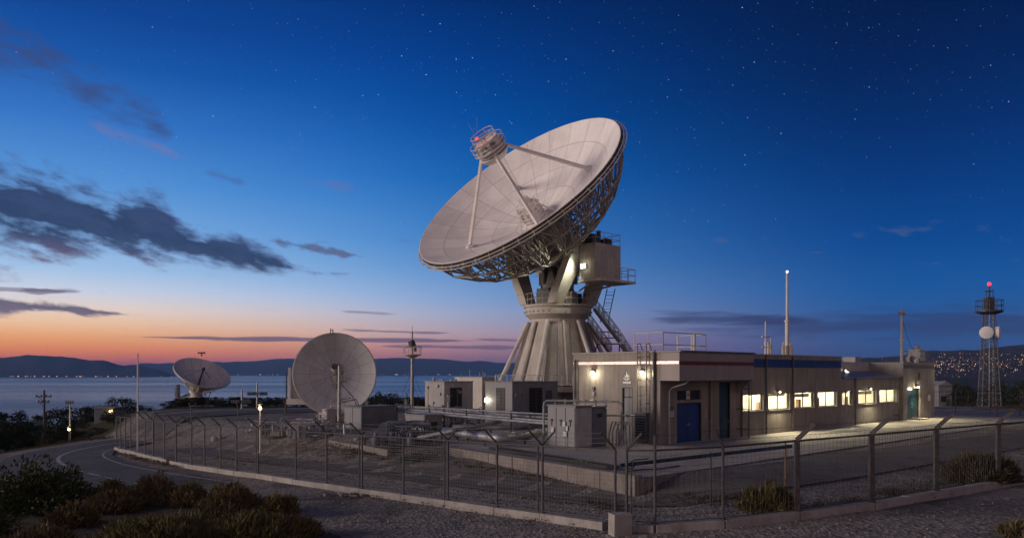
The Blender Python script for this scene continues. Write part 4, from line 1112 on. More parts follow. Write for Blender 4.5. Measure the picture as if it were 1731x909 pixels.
mb.build('emblem', M['emblem'], bld)
# wall lamps
def wall_lamp(p, outw, energy, col=(1,.9,.62), lensmat=None, r=.1, spot=None):
    mb = MB(); side = outw.cross(Z).normalized()
    mb.box(p+outw*.05, (.2,.1,.16), (side,outw,Z)); mb.lathe([(.05,.14),(.14,.02),(.15,-.01)], 12, Matrix.Translation(p+outw*.2+Z*.02)); mb.tube(p+outw*.05+Z*.05, p+outw*.2+Z*.12, .025)
    o = mb.build('wall_lamp', M['dark_steel'], bld, smooth=True)
    mb = MB(); mb.ball(p+outw*.2-Z*.04, r, 8); mb.build('bulb', lensmat or M['lamp_warm'], o, smooth=True)
    if spot: lamp('lamp_light', 'SPOT', p+outw*.4-Z*.1, spot, col, .12, aim(outw*.75-Z), parent=bld, spot_size=math.radians(150), spot_blend=.7)
    if energy: lamp('lamp_light', 'POINT', p+outw*.34-Z*.12, energy, col, .12, parent=bld)
q = S+L*sl_at(1004.5); wall_lamp(q+Z*zrow(627,q), -U, 70)
q = S+L*sl_at(1089)-U*.0; wall_lamp(q+Z*zrow(627,q)-U*.02, -U, 60)
for px in (1314, 1468): q = bp(s_at(px),0,0); wall_lamp(q+Z*(head+.12), N, 6, (1,.86,.54), r=.05, spot=760)
q = bp(s_at(1541),O,0); wall_lamp(q+Z*zrow(653,q), N, 60, (1,.84,.5), r=.08, spot=900)
q = bp(s_at(1530),O,0); mb = MB(); mb.box(q+Z*zrow(657,q)+N*.05,(.5,.08,.12),BA); mb.build('sign_lamp', M['lamp_warm'], bld)
q = bp(s_at(1425.5,-SB),-SB+.02,0); wall_lamp(q+Z*5.2, N, 10, (1,.9,.7), r=.05)
lamp('area_lamp', 'POINT', bp(s3+1.5, 1.2, 4.6), 40, (1,.86,.54), .15, parent=bld)
# notices and small wall fittings (things of their own)
def flat_sign(name, label, px, py, w, h, matl, marks=True):
    q = bp(s_at(px),.012,0); q.z = zrow(py, q); t = thing(name, label, 'sign', q)
    mb = MB(); mb.box(q, (w,.02,h), BA); mb.build('board', matl, t)
    mb = MB()
    for i in range(3): mb.box(q+N*.012+Z*(h*.28-h*.26*i)-U*(w*.08*(i%2)), (w*.66-w*.12*(i%2),.004,h*.1), BA)
    mb.build('print', M['ink'], t)
flat_sign('notice_sign', 'white notice plate beside the blue double door, under a dark plate', 1136, 699, .3, .34, M['paper'])
flat_sign('notice_sign', 'dark grey plate above the white notice by the blue double door', 1136, 690, .28, .3, M['cab_dark'])
flat_sign('notice_sign', 'pinkish notice plate between the blue double door and the narrow teal door', 1193, 697, .26, .5, M['paper_pink'])
for py, m_ in ((656,M['dark_steel']),(665,M['cab_pale'])):
    q = S+L*sl_at(1004.5)-U*.06; q.z = zrow(py,q); mb = MB(); mb.box(q, (.18,.12,.2), LA); mb.tube(q-Z*.1, q-Z*.45, .02); mb.build('junction_box', m_, bld, bevel=.01)
q = bp(s_at(1562),O+.06,0); q.z = zrow(672,q); mb = MB(); mb.lathe([(.3,0),(.32,.05),(.22,.1),(1e-3,.1)], 18, dish_frame(q,N)); mb.build('round_fixture', M['emblem'], bld, smooth=True)
q = bp(s_at(1545),O+.12,0); mb = MB(); mb.tube(q+Z*4.0, q+Z*5.0, .05); mb.box(q+Z*4.6, (.3,.2,.5), BA); mb.build('junction_box', M['dark_steel'], bld, bevel=.01)

# roof things
def roof_rail(t, pts, h=1.15, posts=1.6, r=.035):
    mb = MB()
    for a, b in zip(pts, pts[1:]):
        n = max(1, round((b-a).length/posts))
        for i in range(n+1): p = a.lerp(b, i/n); mb.tube(p, p+Z*h, r, n=6)
        for q in (.52, 1.0): mb.tube(a+Z*h*q, b+Z*h*q, r*.85, n=6)
    return mb
zr = zt1-.27
p0 = bp(s_at(1121,-1.2),-1.2,zr); p1 = bp(s_at(1193,-1.2),-1.2,zr)
t = thing('roof_guard_rail', 'open pipe guard rail standing on the flat roof over the entrance', 'railing', p0)
mb = roof_rail(t, [p0+L*2.2, p0, p1, p1+L*2.2], h=1.55, posts=1.45); mb.build('pipe_rail', M['white_steel'], t, smooth=True)
mb = MB(); q = p0.lerp(p1,.72); mb.tube(q, q+Z*1.6, .09, n=8); mb.build('thick_post', M['white_steel'], t)
mb = MB(); q = p0.lerp(p1,.45)+L*.6; mb.lathe([(.45,zr),(.45,zr+.35),(.3,zr+.5),(1e-3,zr+.52)], 14, Matrix.Translation((q.x,q.y,0)))
tag(mb.build('roof_vent', M['galv'], loc=(q.x,q.y,zr), smooth=True), 'squat round roof vent inside the pipe guard rail', 'vent')
def mast(name, label, px, off, ytop, r0, r1, zb, lampmat=None, extras=None, cat='antenna mast'):
    q = bp(s_at(px,off),off,zb); zt = zrow(ytop, q); t = thing(name, label, cat, q)
    mb = MB(); mb.tube(q, V((q.x,q.y,zb+(zt-zb)*.45)), r0, r0*.9, n=10); mb.tube(V((q.x,q.y,zb+(zt-zb)*.45)), V((q.x,q.y,zt)), r1, r1*.8, n=10); mb.tube(q, q+Z*.1, r0*2.2, n=10)
    mb.tube(V((q.x,q.y,zb+(zt-zb)*.45-.05)), V((q.x,q.y,zb+(zt-zb)*.45+.06)), r0*1.35, n=10)
    mb.build('pole', M['white_steel'], t, smooth=True)
    if extras: extras(t, q, zb, zt)
    return t, q, zt
def ex1(t, q, zb, zt):
    mb = MB()
    for i in range(6):
        a = i*1.05; p = q+V((.32*math.cos(a), .32*math.sin(a), .3)); mb.box(p+Z*random.uniform(.3,.9), (.16,.14,random.uniform(.6,1.1)))
        mb.tube(p, q+Z*(.5+.2*i), .025, n=4)
    mb.build('aerial_panel', M['truss'], t, bevel=.01)
    mb = MB(); h = zb+(zt-zb)*.52; mb.tube(V((q.x-.3,q.y,h)), V((q.x+.3,q.y,h)), .03); mb.build('cross_arm', M['white_steel'], t)
    mb = MB(); mb.ball(V((q.x,q.y,zt+.08)), .085, 8); mb.build('top_lamp', M['lamp_white'], t, smooth=True)
mast('lit_roof_mast', 'tallest roof mast, tapering pale pole with a tiny white light on top', 1330.5, -2.5, 461, .17, .11, zr, extras=ex1)
def ex2(t, q, zb, zt):
    mb = MB(); e = U
    for h in (1.7, .95): mb.tube(q+Z*h-e*.45, q+Z*h+e*.75, .03, n=5)
    mb.tube(q+e*.75+Z*.1, q+e*.75+Z*1.7, .04, n=6); mb.tube(q+e*.4, q+e*.4+Z*1.35, .1, n=8); mb.tube(q+e*.75+Z*.6, q+e*.75+Z*1.15, .09, n=8)
    mb.ball(q+Z*1.7-e*.45, .09, 6); mb.ball(q+Z*.95-e*.45, .08, 6)
    mb.build('side_aerial', M['truss'], t, smooth=True)
mast('roof_mast', 'short roof mast with side aerials beside the tall lit mast', 1294, -2.0, 543, .08, .06, zr, extras=ex2)
def ex3(t, q, zb, zt):
    mb = MB(); h = zt-.45
    for a in range(4): 
        d = V((math.cos(a*PI/2+.4), math.sin(a*PI/2+.4), 0)); mb.tube(V((q.x,q.y,h)), V((q.x,q.y,h))+d*.38, .04, n=6); mb.tube(V((q.x,q.y,h))+d*.34-Z*.12, V((q.x,q.y,h))+d*.34+Z*.14, .09, n=8)
    mb.build('aerial_head', M['galv'], t, smooth=True)
    mb = MB(); a = V((q.x,q.y,h-.3)); b = bp(s_at(1546,-3),-3,z3+1.3); mb.path([a, a.lerp(b,.35)-Z*.5, a.lerp(b,.7)-Z*.45, b], .018, n=4); mb.build('cable', M['black'], t)
mast('roof_mast', 'roof mast with a four-armed aerial head over the end block', 1524, -3.0, 522, .15, .13, z3-.1, extras=ex3)
q = bp(s_at(1550,-3.2),-3.2,z3-.1); t = thing('roof_tank', 'pale box tank with a round cap on a railed frame over the end block', 'tank', q)
mb = MB(); mb.box(q+Z*1.05, (1.5,1.2,1.15), BA); mb.build('tank_body', M['white_steel'], t, bevel=.03)
mb = MB(); mb.lathe([(.2,1.5),(.2,1.75),(.28,1.8),(.28,1.98),(.12,2.1),(1e-3,2.1)], 14, Matrix.Translation(q)); mb.build('cap', M['white_steel'], t, smooth=True)
mb = MB()
for e in (-1.9,-.95,-.6,0,.6,.95):
    for n_ in (-.8,.8): mb.tube(q+U*e+N*n_, q+U*e+N*n_+Z*1.45, .03, n=5)
for h in (.45,.95,1.45):
    for n_ in (-.8,.8): mb.tube(q-U*1.9+N*n_+Z*h, q+U*.95+N*n_+Z*h, .028, n=5)
for i in range(6): p = q-U*random.uniform(.9,1.8)+N*random.uniform(-.5,.5); mb.box(p+Z*random.uniform(.2,.8), (.25,.25,.5), BA)
mb.build('support_frame', M['galv'], t)
q = bp(s_at(1440,-4.5),-4.5,zw-.35); mb = MB(); mb.box(q+Z*.45, (1.3,1.2,1.0), BA)
t = tag(mb.build('roof_unit', M['cab_pale'], loc=q, bevel=.03), 'small pale roof unit on the low wing, behind the clerestory', 'roof unit')

# ================================================================== YARD EQUIPMENT
def cabinet(name, label, px0, py0, py1, pxl, pxr, z, cat='cabinet', mats=None, Y=None, group=None):
    """box placed by its near vertical edge (column px0, foot py0, top py1) and the columns of its two far edges"""
    p = at(px0, py0, Y) if Y else onz(px0, py0, z); z = p.z if z is None else z; p.z = z
    h = zrow(py1, p)-z
    kl, kr = (pxl-CX)/F, (pxr-CX)/F
    wl = (kl*p.y-p.x)/(L.x-kl*L.y); wr = (kr*p.y-p.x)/(U.x-kr*U.y)
    t = thing(name, label, cat, p, group)
    mb = MB(); c = p+L*wl/2+U*wr/2
    mb.box(c+Z*(h/2), (wr, wl, h), (U, L, Z)); mb.build('body', mats or M['cab_grey'], t, bevel=.02)
    mb = MB(); mb.box(c+Z*(h+.03), (wr+.12, wl+.12, .07), (U, L, Z)); mb.build('lid', mats or M['cab_grey'], t, bevel=.012)
    return t, p, wl, wr, h
def panel_u(t, p, a, b, z0, z1, name, m_, th=.03): # panel on the face along U (faces N)
    mb = MB(); mb.box(p+U*((a+b)/2)+N*(th/2+.002)+Z*((z0+z1)/2), (b-a, th, z1-z0), (U,N,Z)); return mb.build(name, m_, t)
def panel_l(t, p, a, b, z0, z1, name, m_, th=.03): # panel on the face along L (faces -U)
    mb = MB(); mb.box(p+L*((a+b)/2)-U*(th/2+.002)+Z*((z0+z1)/2), (b-a, th, z1-z0), (L,U,Z)); return mb.build(name, m_, t)
def louvres(t, p, face, a, b, z0, z1, n=8):
    pf_ = panel_u if face == 'u' else panel_l
    o = pf_(t, p, a, b, z0, z1, 'louvre', M['louvre'])
    mb = MB(); d, nn = (U, N) if face == 'u' else (L, -U)
    for i in range(n): zz = z0+(z1-z0)*(i+.5)/n; mb.box(p+d*((a+b)/2)+nn*.04+Z*zz, (b-a-.04,.02,.025), (d,nn,Z))
    mb.box(p+d*((a+b)/2)+nn*.045+Z*((z0+z1)/2), (.05,.03,z1-z0), (d,nn,Z))
    mb.build('slats', M['dark_steel'], o)
def clutter_u(t, p, face, w, h, n=5):
    d, nn = (U, N) if face == 'u' else (L, -U)
    for i in range(n):
        mb = MB(); q = p+d*random.uniform(.1,w-.1)+nn*.06+Z*random.uniform(h*.3,h*.9); mb.box(q, (random.uniform(.08,.28),.12,random.uniform(.1,.35)), (d,nn,Z))
        if i%2: mb.tube(q, V((q.x,q.y,p.z+.1)), .02, n=5)
        mb.build('fitting', M['galv'], t, bevel=.008)
# front pair
t, p, wl, wr, h = cabinet('equipment_cabinet', 'big grey three-door equipment cabinet at the platform edge, framed by a pipe hoop', 973, 758.8, 687, 926, 1000.5, ZP, mats=M['cab_grey'])
for i in range(3):
    dr_ = panel_l(t, p, .05+wl/3*i, wl/3*(i+1)-.03, .12, h-.08, 'door', M['cab_grey'])
    mb = MB(); q = p+L*(wl/3*(i+.5))-U*.05+Z*(h*.66); mb.box(q, (.16,.05,.12), LA); mb.tube(q-Z*.05, q-Z*.3, .02); mb.build('handle', M['louvre'], dr_)
panel_u(t, p, .06, wr-.06, .12, h-.1, 'door', M['cab_pale']); 
clutter_u(t, p, 'l', wl, h, 4)
pb = p+U*(wr+.05)+L*.12
t = thing('equipment_cabinet', 'narrower slate-blue cabinet butted against the big three-door cabinet', 'cabinet', pb)
mb = MB(); w2 = 1.4; mb.box(pb+U*w2/2+L*(wl/2-.1)+Z*(h/2-.05), (w2,wl-.3,h-.1), (U,L,Z)); mb.build('body', M['cab_dark'], t, bevel=.02)
mb = MB(); mb.box(pb+U*w2/2+L*(wl/2-.1)+Z*(h-.07), (w2+.06,wl-.2,.07), (U,L,Z)); mb.build('lid', M['cab_grey'], t, bevel=.01)
panel_u(t, pb, .06, w2-.06, .1, h-.2, 'door', M['cab_dark']); 
mb = MB(); mb.box(pb+U*.7+N*.05+Z*(h-.55), (.35,.04,.2), (U,N,Z)); mb.build('handle', M['louvre'], t)
# pipe hoop
mb = MB(); q0 = onz(919,750,ZP); q1 = onz(1051,751,ZP); q1 = at(1051,745,45.5); zt = zrow(677,q0)
mb.path([q0, V((q0.x,q0.y,zt-.35)), V((q0.x,q0.y,zt-.1))+(q1-q0)*.01, V((q0.x,q0.y,zt))+(q1-q0)*.04, V((q1.x,q1.y,zt))-(q1-q0)*.04, V((q1.x,q1.y,zt-.1))-(q1-q0)*.01, V((q1.x,q1.y,zt-.35)), V((q1.x,q1.y,ZP))], .065, n=8)
for i in range(6): p_ = V((q0.x,q0.y,zt)).lerp(V((q1.x,q1.y,zt)), .15+.13*i); mb.tube(p_-Z*random.uniform(.1,.3), p_+Z*.12, .05, n=6)
tag(mb.build('pipe_hoop', M['galv'], loc=q0, smooth=True), 'galvanised pipe hoop arching over the big three-door cabinet', 'pipe')
mb = MB(); q = at(1035,750,46.2); q.z = ZP
for i in range(5): p_ = q+V((.22*i-.2,random.uniform(-.3,.3),0)); mb.path([p_, p_+Z*random.uniform(.5,1.2), p_+Z*1.25+V((.2,0,.1)), p_+V((.55,.1,1.15)), p_+V((.6,.1,0))], .045, n=6)
mb.tube(q+Z*1.7+V((-.5,0,0)), q+Z*1.7+V((1.3,0,0)), .05); mb.ball(q+Z*1.72+V((.9,0,0)), .13, 8)
tag(mb.build('valve_manifold', M['galv'], loc=q, smooth=True), 'knot of valves and bent pipes between the slate cabinet and the grey side door', 'valves')
# shelters behind
t, p, wl, wr, h = cabinet('equipment_shelter', 'pale equipment shelter with one wide dark louvre, in front of the sea', 751, None or 714, 645.5, 718.5, 799.5, None, 'shelter', M['cab_pale'], Y=65)
louvres(t, p, 'u', wr*.2, wr*.6, h*.38, h*.86); clutter_u(t, p, 'l', wl, h, 5); clutter_u(t, p, 'u', wr, h, 2)
mb = MB()
for i in range(5): q = p+U*random.uniform(.3,wr-.3)+L*random.uniform(.3,wl-.3)+Z*(h+.05); mb.tube(q, q+Z*random.uniform(.15,.4), .12, n=8)
mb.build('roof_vent', M['galv'], t)
t, p, wl, wr, h = cabinet('equipment_shelter', 'grey equipment shelter with two dark louvres at the foot of the pedestal', 866, 726, 646, 820, 943, None, 'shelter', M['cab_grey'], Y=58)
louvres(t, p, 'u', wr*.36, wr*.64, h*.3, h*.88); louvres(t, p, 'l', wl*.26, wl*.58, h*.3, h*.88); panel_u(t, p, wr*.72, wr*.86, h*.62, h*.82, 'hatch', M['dark_steel']); clutter_u(t, p, 'u', wr*.3, h, 3)
t, p, wl, wr, h = cabinet('equipment_shelter', 'low beige shelter mostly hidden behind the pale louvred shelter', 815, 699, 638, 769, 840, None, 'shelter', M['pedestal'], Y=80)
mb = MB(); 
for i in range(4): q = p+U*random.uniform(.3,wr-.3)+L*random.uniform(.2,wl-.2)+Z*h; mb.tube(q, q+Z*random.uniform(.3,.9), .06, n=6)
mb.build('roof_pipe', M['galv'], t)
mb = MB(); q = at(822,676,60); mb.box(q,(.25,.15,.25)); lp = tag(mb.build('bulkhead_lamp', M['lamp_warm'], loc=q), 'small glowing bulkhead lamp between the two louvred shelters', 'lamp')
lamp('bulkhead_light', 'POINT', q+V((0,-.25,0)), 14, (1,.88,.6), .1)
t, p, wl, wr, h = cabinet('equipment_cabinet', 'plain grey box cabinet in front of the round dish', 611.6, 748, 688, 582.4, 669.6, None, mats=M['cab_dark'], Y=60)
panel_l(t, p, .06, wl/2-.03, .1, h-.1, 'door', M['cab_grey']); panel_l(t, p, wl/2+.03, wl-.06, .1, h-.1, 'door', M['cab_grey']); panel_u(t, p, .1, wr*.5, .1, h-.1, 'door', M['cab_dark'])
t, p, wl, wr, h = cabinet('equipment_cabinet', 'slim white cabinet at the foot of the round dish', 553, 730.5, 692, 538.7, 566, None, mats=M['cab_pale'], Y=67)
panel_l(t, p, .05, wl-.05, .1, h-.1, 'door', M['cab_pale']); panel_l(t, p, wl*.6, wl*.85, h*.6, h*.75, 'vent', M['louvre'], .04)
t, p, wl, wr, h = cabinet('equipment_cabinet', 'small grey pump cabinet with side valves left of the silver pipes', 718, 746, 702.5, 685.5, 748, None, mats=M['cab_grey'], Y=56)
panel_l(t, p, .06, wl-.06, .1, h-.1, 'door', M['cab_grey']); clutter_u(t, p, 'l', wl, h, 3); clutter_u(t, p, 'u', wr, h, 4); louvres(t, p, 'u', wr*.2, wr*.7, h*.25, h*.75, 6)
# fat silver pipes
def pipe_run(name, label, pts, r, supports=3, m_=None, gz=None):
    t = thing(name, label, 'pipe', V((pts[0].x, pts[0].y, ZP)))
    mb = MB(); P = []
    for i, p in enumerate(pts):
        if 0 < i < len(pts)-1:
            a = (pts[i-1]-p).normalized(); b = (pts[i+1]-p).normalized()
            for k in range(7): u = k/6; P.append((p+a*r*3*(1-u)**2+b*r*3*u**2))
        else: P.append(p)
    mb.path(P, r, n=14)
    for a, b in zip(pts, pts[1:]):
        n = max(1, int((b-a).length/2.0)); d = (b-a).normalized()
        for k in range(n): q = a.lerp(b, (k+.5)/n); mb.tube(q-d*.04, q+d*.04, r*1.12, n=14)
    mb.build('pipe', m_ or M['silver'], t, smooth=True)
    for a, b in zip(pts, pts[1:]):
        n = max(1, int((b-a).length/3.0))
        for k in range(n):
            q = a.lerp(b, (k+.5)/n); mb = MB(); g = gz if gz is not None else (ZP if q.x > -4.5 else G(q.x,q.y))
            mb.box(V((q.x,q.y,(g+q.z-r)/2)), (.12,.12,q.z-r-g)); mb.box(V((q.x,q.y,q.z-r-.02)), (.5,.3,.05)); mb.build('support', M['dark_steel'], t)
pz = 1.35
pipe_run('insulated_pipe', 'thick silver insulated pipe bending in an elbow near the platform edge', [onz(752,728,pz), onz(846,741,pz), onz(925,729,pz)], .24)
pipe_run('insulated_pipe', 'second silver pipe running behind the elbowed one', [onz(765,722,pz+.1), onz(850,722,pz+.1), onz(915,714,pz+.1)], .19)
pipe_run('insulated_pipe', 'short grey pipe rising toward the grey louvred shelter', [onz(700,741,pz-.3), onz(770,727,pz+.35), onz(846,712,pz+.35)], .12, m_=M['cab_grey'])
t = thing('pipe_rack', 'rack of four long thin pipes crossing the yard toward the three-door cabinet', 'pipe', V((-8,62,0)))
for k, (ya, yb, xa) in enumerate(((684,706,640),(689,712,655),(694,716,672),(687,700,700))):
    a, b = at(xa,ya,67-2*k), at(930,yb,49-.8*k); mb = MB(); mb.tube(a, b, .075 if k < 3 else .05, n=8); mb.build('pipe', M['silver'], t, smooth=True)
for q in (.12,.36,.6,.85):
    p = at(655,689,65).lerp(at(930,712,48.2), q); g = ZP if p.x > -4.5 else G(p.x,p.y); mb = MB()
    for s in (-.5,.7): mb.tube(V((p.x+s,p.y-s,g)), V((p.x+s,p.y-s,p.z+.5)), .06, n=6)
    for dz in (-.15,.35): mb.tube(V((p.x-.7,p.y+.7,p.z+dz)), V((p.x+.9,p.y-.9,p.z+dz)), .045, n=6)
    mb.build('rack_frame', M['dark_steel'], t)
# ribbed dark cable tray on the platform edge
a, b = onz(835,757,ZP+.1), onz(1036,790,ZP+.1); d = (b-a).normalized(); sd = V((-d.y,d.x,0)); mb = MB()
for s in (-.28,.28): mb.box((a+b)/2+sd*s+Z*.02, ((b-a).length,.05,.16), (d,sd,Z))
n_ = int((b-a).length/.26)
for i in range(n_): mb.box(a+d*(.26*i+.1)+Z*.0, (.1,.52,.08), (d,sd,Z))
tag(mb.build('cable_tray', M['louvre'], loc=a), 'dark ribbed cable tray lying along the platform edge', 'cable tray')
# loose hoses
mb = MB(); q = onz(1062,796,ZP+.05)
mb.path([q+V((0,0,.1)), q+V((.3,.3,.25)), q+V((.2,.5,-.1)), q+V((.1,-.35,-.5)), q+V((-.1,-.45,-.7))], .03, n=6); mb.path([q, q+V((.6,.4,.02)), q+V((1.5,.9,.0)), q+V((2.6,2.2,-.02))], .03, n=6); mb.path([q+V((0,.2,0)), q+V((-.6,1.4,0)), q+V((.4,2.6,0)), q+V((.9,4.4,0)), q+V((1.7,5.0,0))], .03, n=6)
tag(mb.build('hose', M['black'], loc=q, smooth=True), 'loose black hose trailing over the corner of the platform', 'hose')
# pipework clutter beside the white cabinet: countable small assemblies
def assembly(name, label, px, py, w, h, n, m_=None, seed=1, cat='pipework', group=None):
    rnd = random.Random(seed); q = gnd(px, py); mb = MB()
    W = w/F*q.y; H = h/F*q.y
    for i in range(n):
        a = q+V((rnd.uniform(-W/2,W/2), rnd.uniform(-1.2,1.2), rnd.uniform(.1,H*.7)))
        k = rnd.random(); l_ = rnd.uniform(.5,1.6)
        if k < .4: mb.path([V((a.x,a.y,q.z)), a, a+V((.12,0,.1)), a+V((l_,rnd.uniform(-.4,.4),.1)), V((a.x+l_+.1, a.y, q.z))], rnd.uniform(.04,.08), n=6)
        elif k < .7: mb.tube(a, a+V((l_,rnd.uniform(-.5,.5),0)), rnd.uniform(.05,.1), n=8)
        elif k < .88: mb.box(V((a.x,a.y,(q.z+a.z)/2)), (rnd.uniform(.3,.7),rnd.uniform(.3,.7),a.z-q.z))
        else: mb.lathe([(.22,0),(.26,.1),(.26,.45),(.12,.6),(.12,.8),(1e-3,.8)], 10, Matrix.Translation((a.x,a.y,q.z)))
    mb.tube(q-V((W/2,0,-.15)), q+V((W/2,0,.15)), .08, n=8)
    return tag(mb.build(name, m_ or M['galv'], loc=q, smooth=True), label, cat, group)
assembly('pipe_manifold', 'tangle of low bent pipes on the gravel beside the lit yard lamp', 475, 735, 120, 38, 60, seed=3)
assembly('pipe_manifold', 'low pipes and small pumps beside the slim white cabinet', 522, 739, 70, 34, 36, seed=8)
assembly('pump_skid', 'dark pump skid between the plain grey box cabinet and the pump cabinet', 672, 750, 64, 52, 44, M['cab_dark'], seed=5, cat='pump')
assembly('pump_skid', 'dark pumps tucked behind the silver pipes below the pale shelter', 745, 722, 90, 36, 40, M['cab_dark'], seed=9, cat='pump')
def plant(name, label, px, py, z, W, H, n, seed, m_=None):
    rnd = random.Random(seed); q = onz(px, py, z); mb = MB()
    for i in range(n):
        x0 = rnd.uniform(-W/2, W/2); y0 = rnd.uniform(-1.0, 1.0); h = rnd.uniform(.35,1)*H; l_ = rnd.uniform(.4,1.4); r_ = rnd.uniform(.035,.07); a = q+V((x0,y0,0))
        mb.path([a, a+Z*(h-.12), a+Z*h+V((.1,0,0)), a+Z*h+V((l_,0,0)), a+Z*(h-.1)+V((l_+.1,0,0)), a+V((l_+.1,0,0))], r_, n=6)
        if i%2: mb.lathe([(.13,-.03),(.13,.03)], 10, dish_frame(a+Z*h*.6, V((0,-1,0)))); mb.tube(a+Z*h*.6, a+Z*h*.6+V((0,-.14,0)), .03)
    mb.box(q+Z*.06, (W+1.4, 1.9, .12)); tag(mb.build(name, m_ or M['galv'], loc=q, smooth=True), label, 'pipework')
plant('pipe_manifold', 'row of upright pipe loops on a low skid behind the elbowed silver pipe', 800, 716, ZP, 4.5, 1.5, 16, 41)
plant('pipe_manifold', 'cluster of pipe loops between the grey louvred shelter and the big three-door cabinet', 880, 722, ZP, 3.2, 1.4, 12, 43)
plant('pipe_manifold', 'pipe loops with hand wheels at the foot of the pale louvred shelter', 725, 722, G(-6,60), 3.6, 1.7, 12, 45)
plant('pump_skid', 'dark skid of valves in front of the small grey pump cabinet', 650, 742, G(-9,55), 3.0, 1.1, 12, 47, M['dark_steel'])
pipe_run('insulated_pipe', 'thin low silver pipe running past the plain grey box cabinet', [onz(600,742,.9), onz(690,724,.9), onz(760,716,1.2)], .10)
for i, (px, py, h, lab) in enumerate(((757,727,2.6,'bare steel post standing among the silver pipes'),(686,716,2.4,'bare steel post beside the small grey pump cabinet'),(620,716,2.2,'bare steel post just behind the plain grey box cabinet'))):
    q = onz(px, py, ZP if i == 0 else .1); mb = MB(); mb.tube(q, q+Z*h, .06, n=8); mb.tube(q, q+Z*.15, .14, n=8); mb.box(q+Z*(h-.35)+V((0,-.1,0)), (.28,.14,.36)); mb.tube(q+Z*(h-.1)-V((.3,0,0)), q+Z*(h-.1)+V((.3,0,0)), .03)
    tag(mb.build('steel_post', M['galv'], loc=q, smooth=True), lab, 'post')
# mesh cage
a = gnd(655,787); b = gnd(752,783); a.z = b.z = min(a.z,b.z); dx = (b-a); d = dx.normalized(); sd = V((-d.y,d.x,0)); Lc = dx.length; Hc = 1.35; Dc = 1.3
t = thing('wire_cage', 'dark wire-mesh cage of scrap beside the lane, at the end of the retaining wall', 'cage', a); mb = MB()
for zz in [Hc*i/11 for i in range(12)]:
    for s in (0, Dc): mb.tube(a+sd*s+Z*zz, b+sd*s+Z*zz, .012, n=4)
    for e in (a, b): mb.tube(e+Z*zz, e+sd*Dc+Z*zz, .012, n=4)
nn_ = int(Lc/.13)
for i in range(nn_+1):
    for s in (0, Dc): mb.tube(a+d*(Lc*i/nn_)+sd*s, a+d*(Lc*i/nn_)+sd*s+Z*Hc, .012, n=4)
mb.build('mesh_side', M['louvre'], t); mb = MB()
for i in range(16): q = a+d*random.uniform(.3,Lc-.3)+sd*random.uniform(.2,Dc-.2)+Z*random.uniform(.1,.7); mb.box(q, (random.uniform(.3,.8),random.uniform(.2,.6),random.uniform(.2,.6)))
mb.build('scrap_fill', M['dark_steel'], t, bevel=.02)

# ================================================================== POLES, LAMPS, TOWERS
def lamp_post(label, px, pyb, pyt, Y, r, energy, z=None, m_=None, lm=None):
    q = at(px, pyb, Y); q.z = T(q.x, q.y) if z is None else z; zt = zrow(pyt, q)
    t = thing('lamp_post', label, 'lamp post', q); mb = MB()
    mb.tube(q, V((q.x,q.y,zt)), r, r*.7, n=8); mb.tube(q, q+Z*.3, r*1.9, n=8); mb.build('pole', m_ or M['white_steel'], t, smooth=True)
    mb = MB(); mb.lathe([(.05,zt-.02),(.2,zt+.02),(.22,zt+.08),(.1,zt+.2),(1e-3,zt+.22)], 12, Matrix.Translation((q.x,q.y,.22))); mb.build('lamp_head', M['dark_steel'], t, smooth=True)
    mb = MB(); mb.ball(V((q.x,q.y-.03,zt+.1)), .11, 8); mb.build('globe', lm or M['lamp_sodium'], t, smooth=True)
    lamp('globe_light', 'POINT', V((q.x,q.y-.15,zt+.34)), energy, (1,.66,.28), .15, parent=t)
q = gnd(440,768)
lamp_post('pale lamp post with a glowing sodium lamp inside the fence', 440, 768, 692, q.y, .07, 70)
lamp_post('lamp post with a glowing low lamp among the trees beyond the road', 117, 745, 727, 80, .06, 60, m_=M['wood'])
lamp_post('small far lamp post glowing orange below the tilted dish', 350, 712, 697, 98, .06, 20, m_=M['wood'])
def utility_pole(name, label, px, pyt, Y, r, arms=(), m_=None, extra=None, zb=None):
    x = (px-CX)/F*Y; q = V((x, Y, T(x, Y) if zb is None else zb)); zt = zrow(pyt, q)
    t = thing(name, label, 'pole', q); mb = MB(); mb.tube(q-Z*.2, V((x,Y,zt)), r, r*.75, n=8); mb.build('shaft', m_ or M['wood'], t, smooth=True)
    for dz, w in arms:
        mb = MB(); c = V((x,Y-.1,zt-dz)); mb.box(c, (w,.12,.12)); 
        for s in (-.45,-.15,.15,.45): mb.tube(c+V((s*w,0,.05)), c+V((s*w,0,.25)), .06, n=6)
        mb.tube(c-V((w*.35,0,0)), V((x,Y,zt-dz-.6)), .03); mb.build('cross_arm', M['wood'], t)
    if extra: extra(t, V((x,Y,zt)))
    return t
utility_pole('utility_pole', 'wooden power pole with two short cross arms at the far edge of the scrub', 75, 659, 86, .13, ((.7,1.7),(1.3,1.2)))
utility_pole('utility_pole', 'bare grey pole behind the low glowing lamp', 118.6, 679, 81, .09, ((.1,.8),), m_=M['galv'])
def floods(t, p):
    mb = MB(); mb.tube(p-V((.9,0,1.3)), p+V((1.1,0,-1.3)), .06); 
    for s in (-.85,-.4,.6,1.0): mb.box(p+V((s,-.25,-1.35)), (.5,.35,.4))
    mb.build('floodlight', M['dark_steel'], t, bevel=.03)
utility_pole('floodlight_pole', 'pole with unlit floodlight boxes behind the glowing yard lamp', 435, 646, 96, .14, extra=floods, m_=M['galv'])
utility_pole('floodlight_pole', 'squat twin pole with unlit floodlights and a cross bar', 409, 659, 94, .14, extra=floods, m_=M['galv'])
utility_pole('thin_pole', 'thin dark pole between the twin floodlight poles and the round dish', 484, 631, 84, .08, m_=M['wood'])
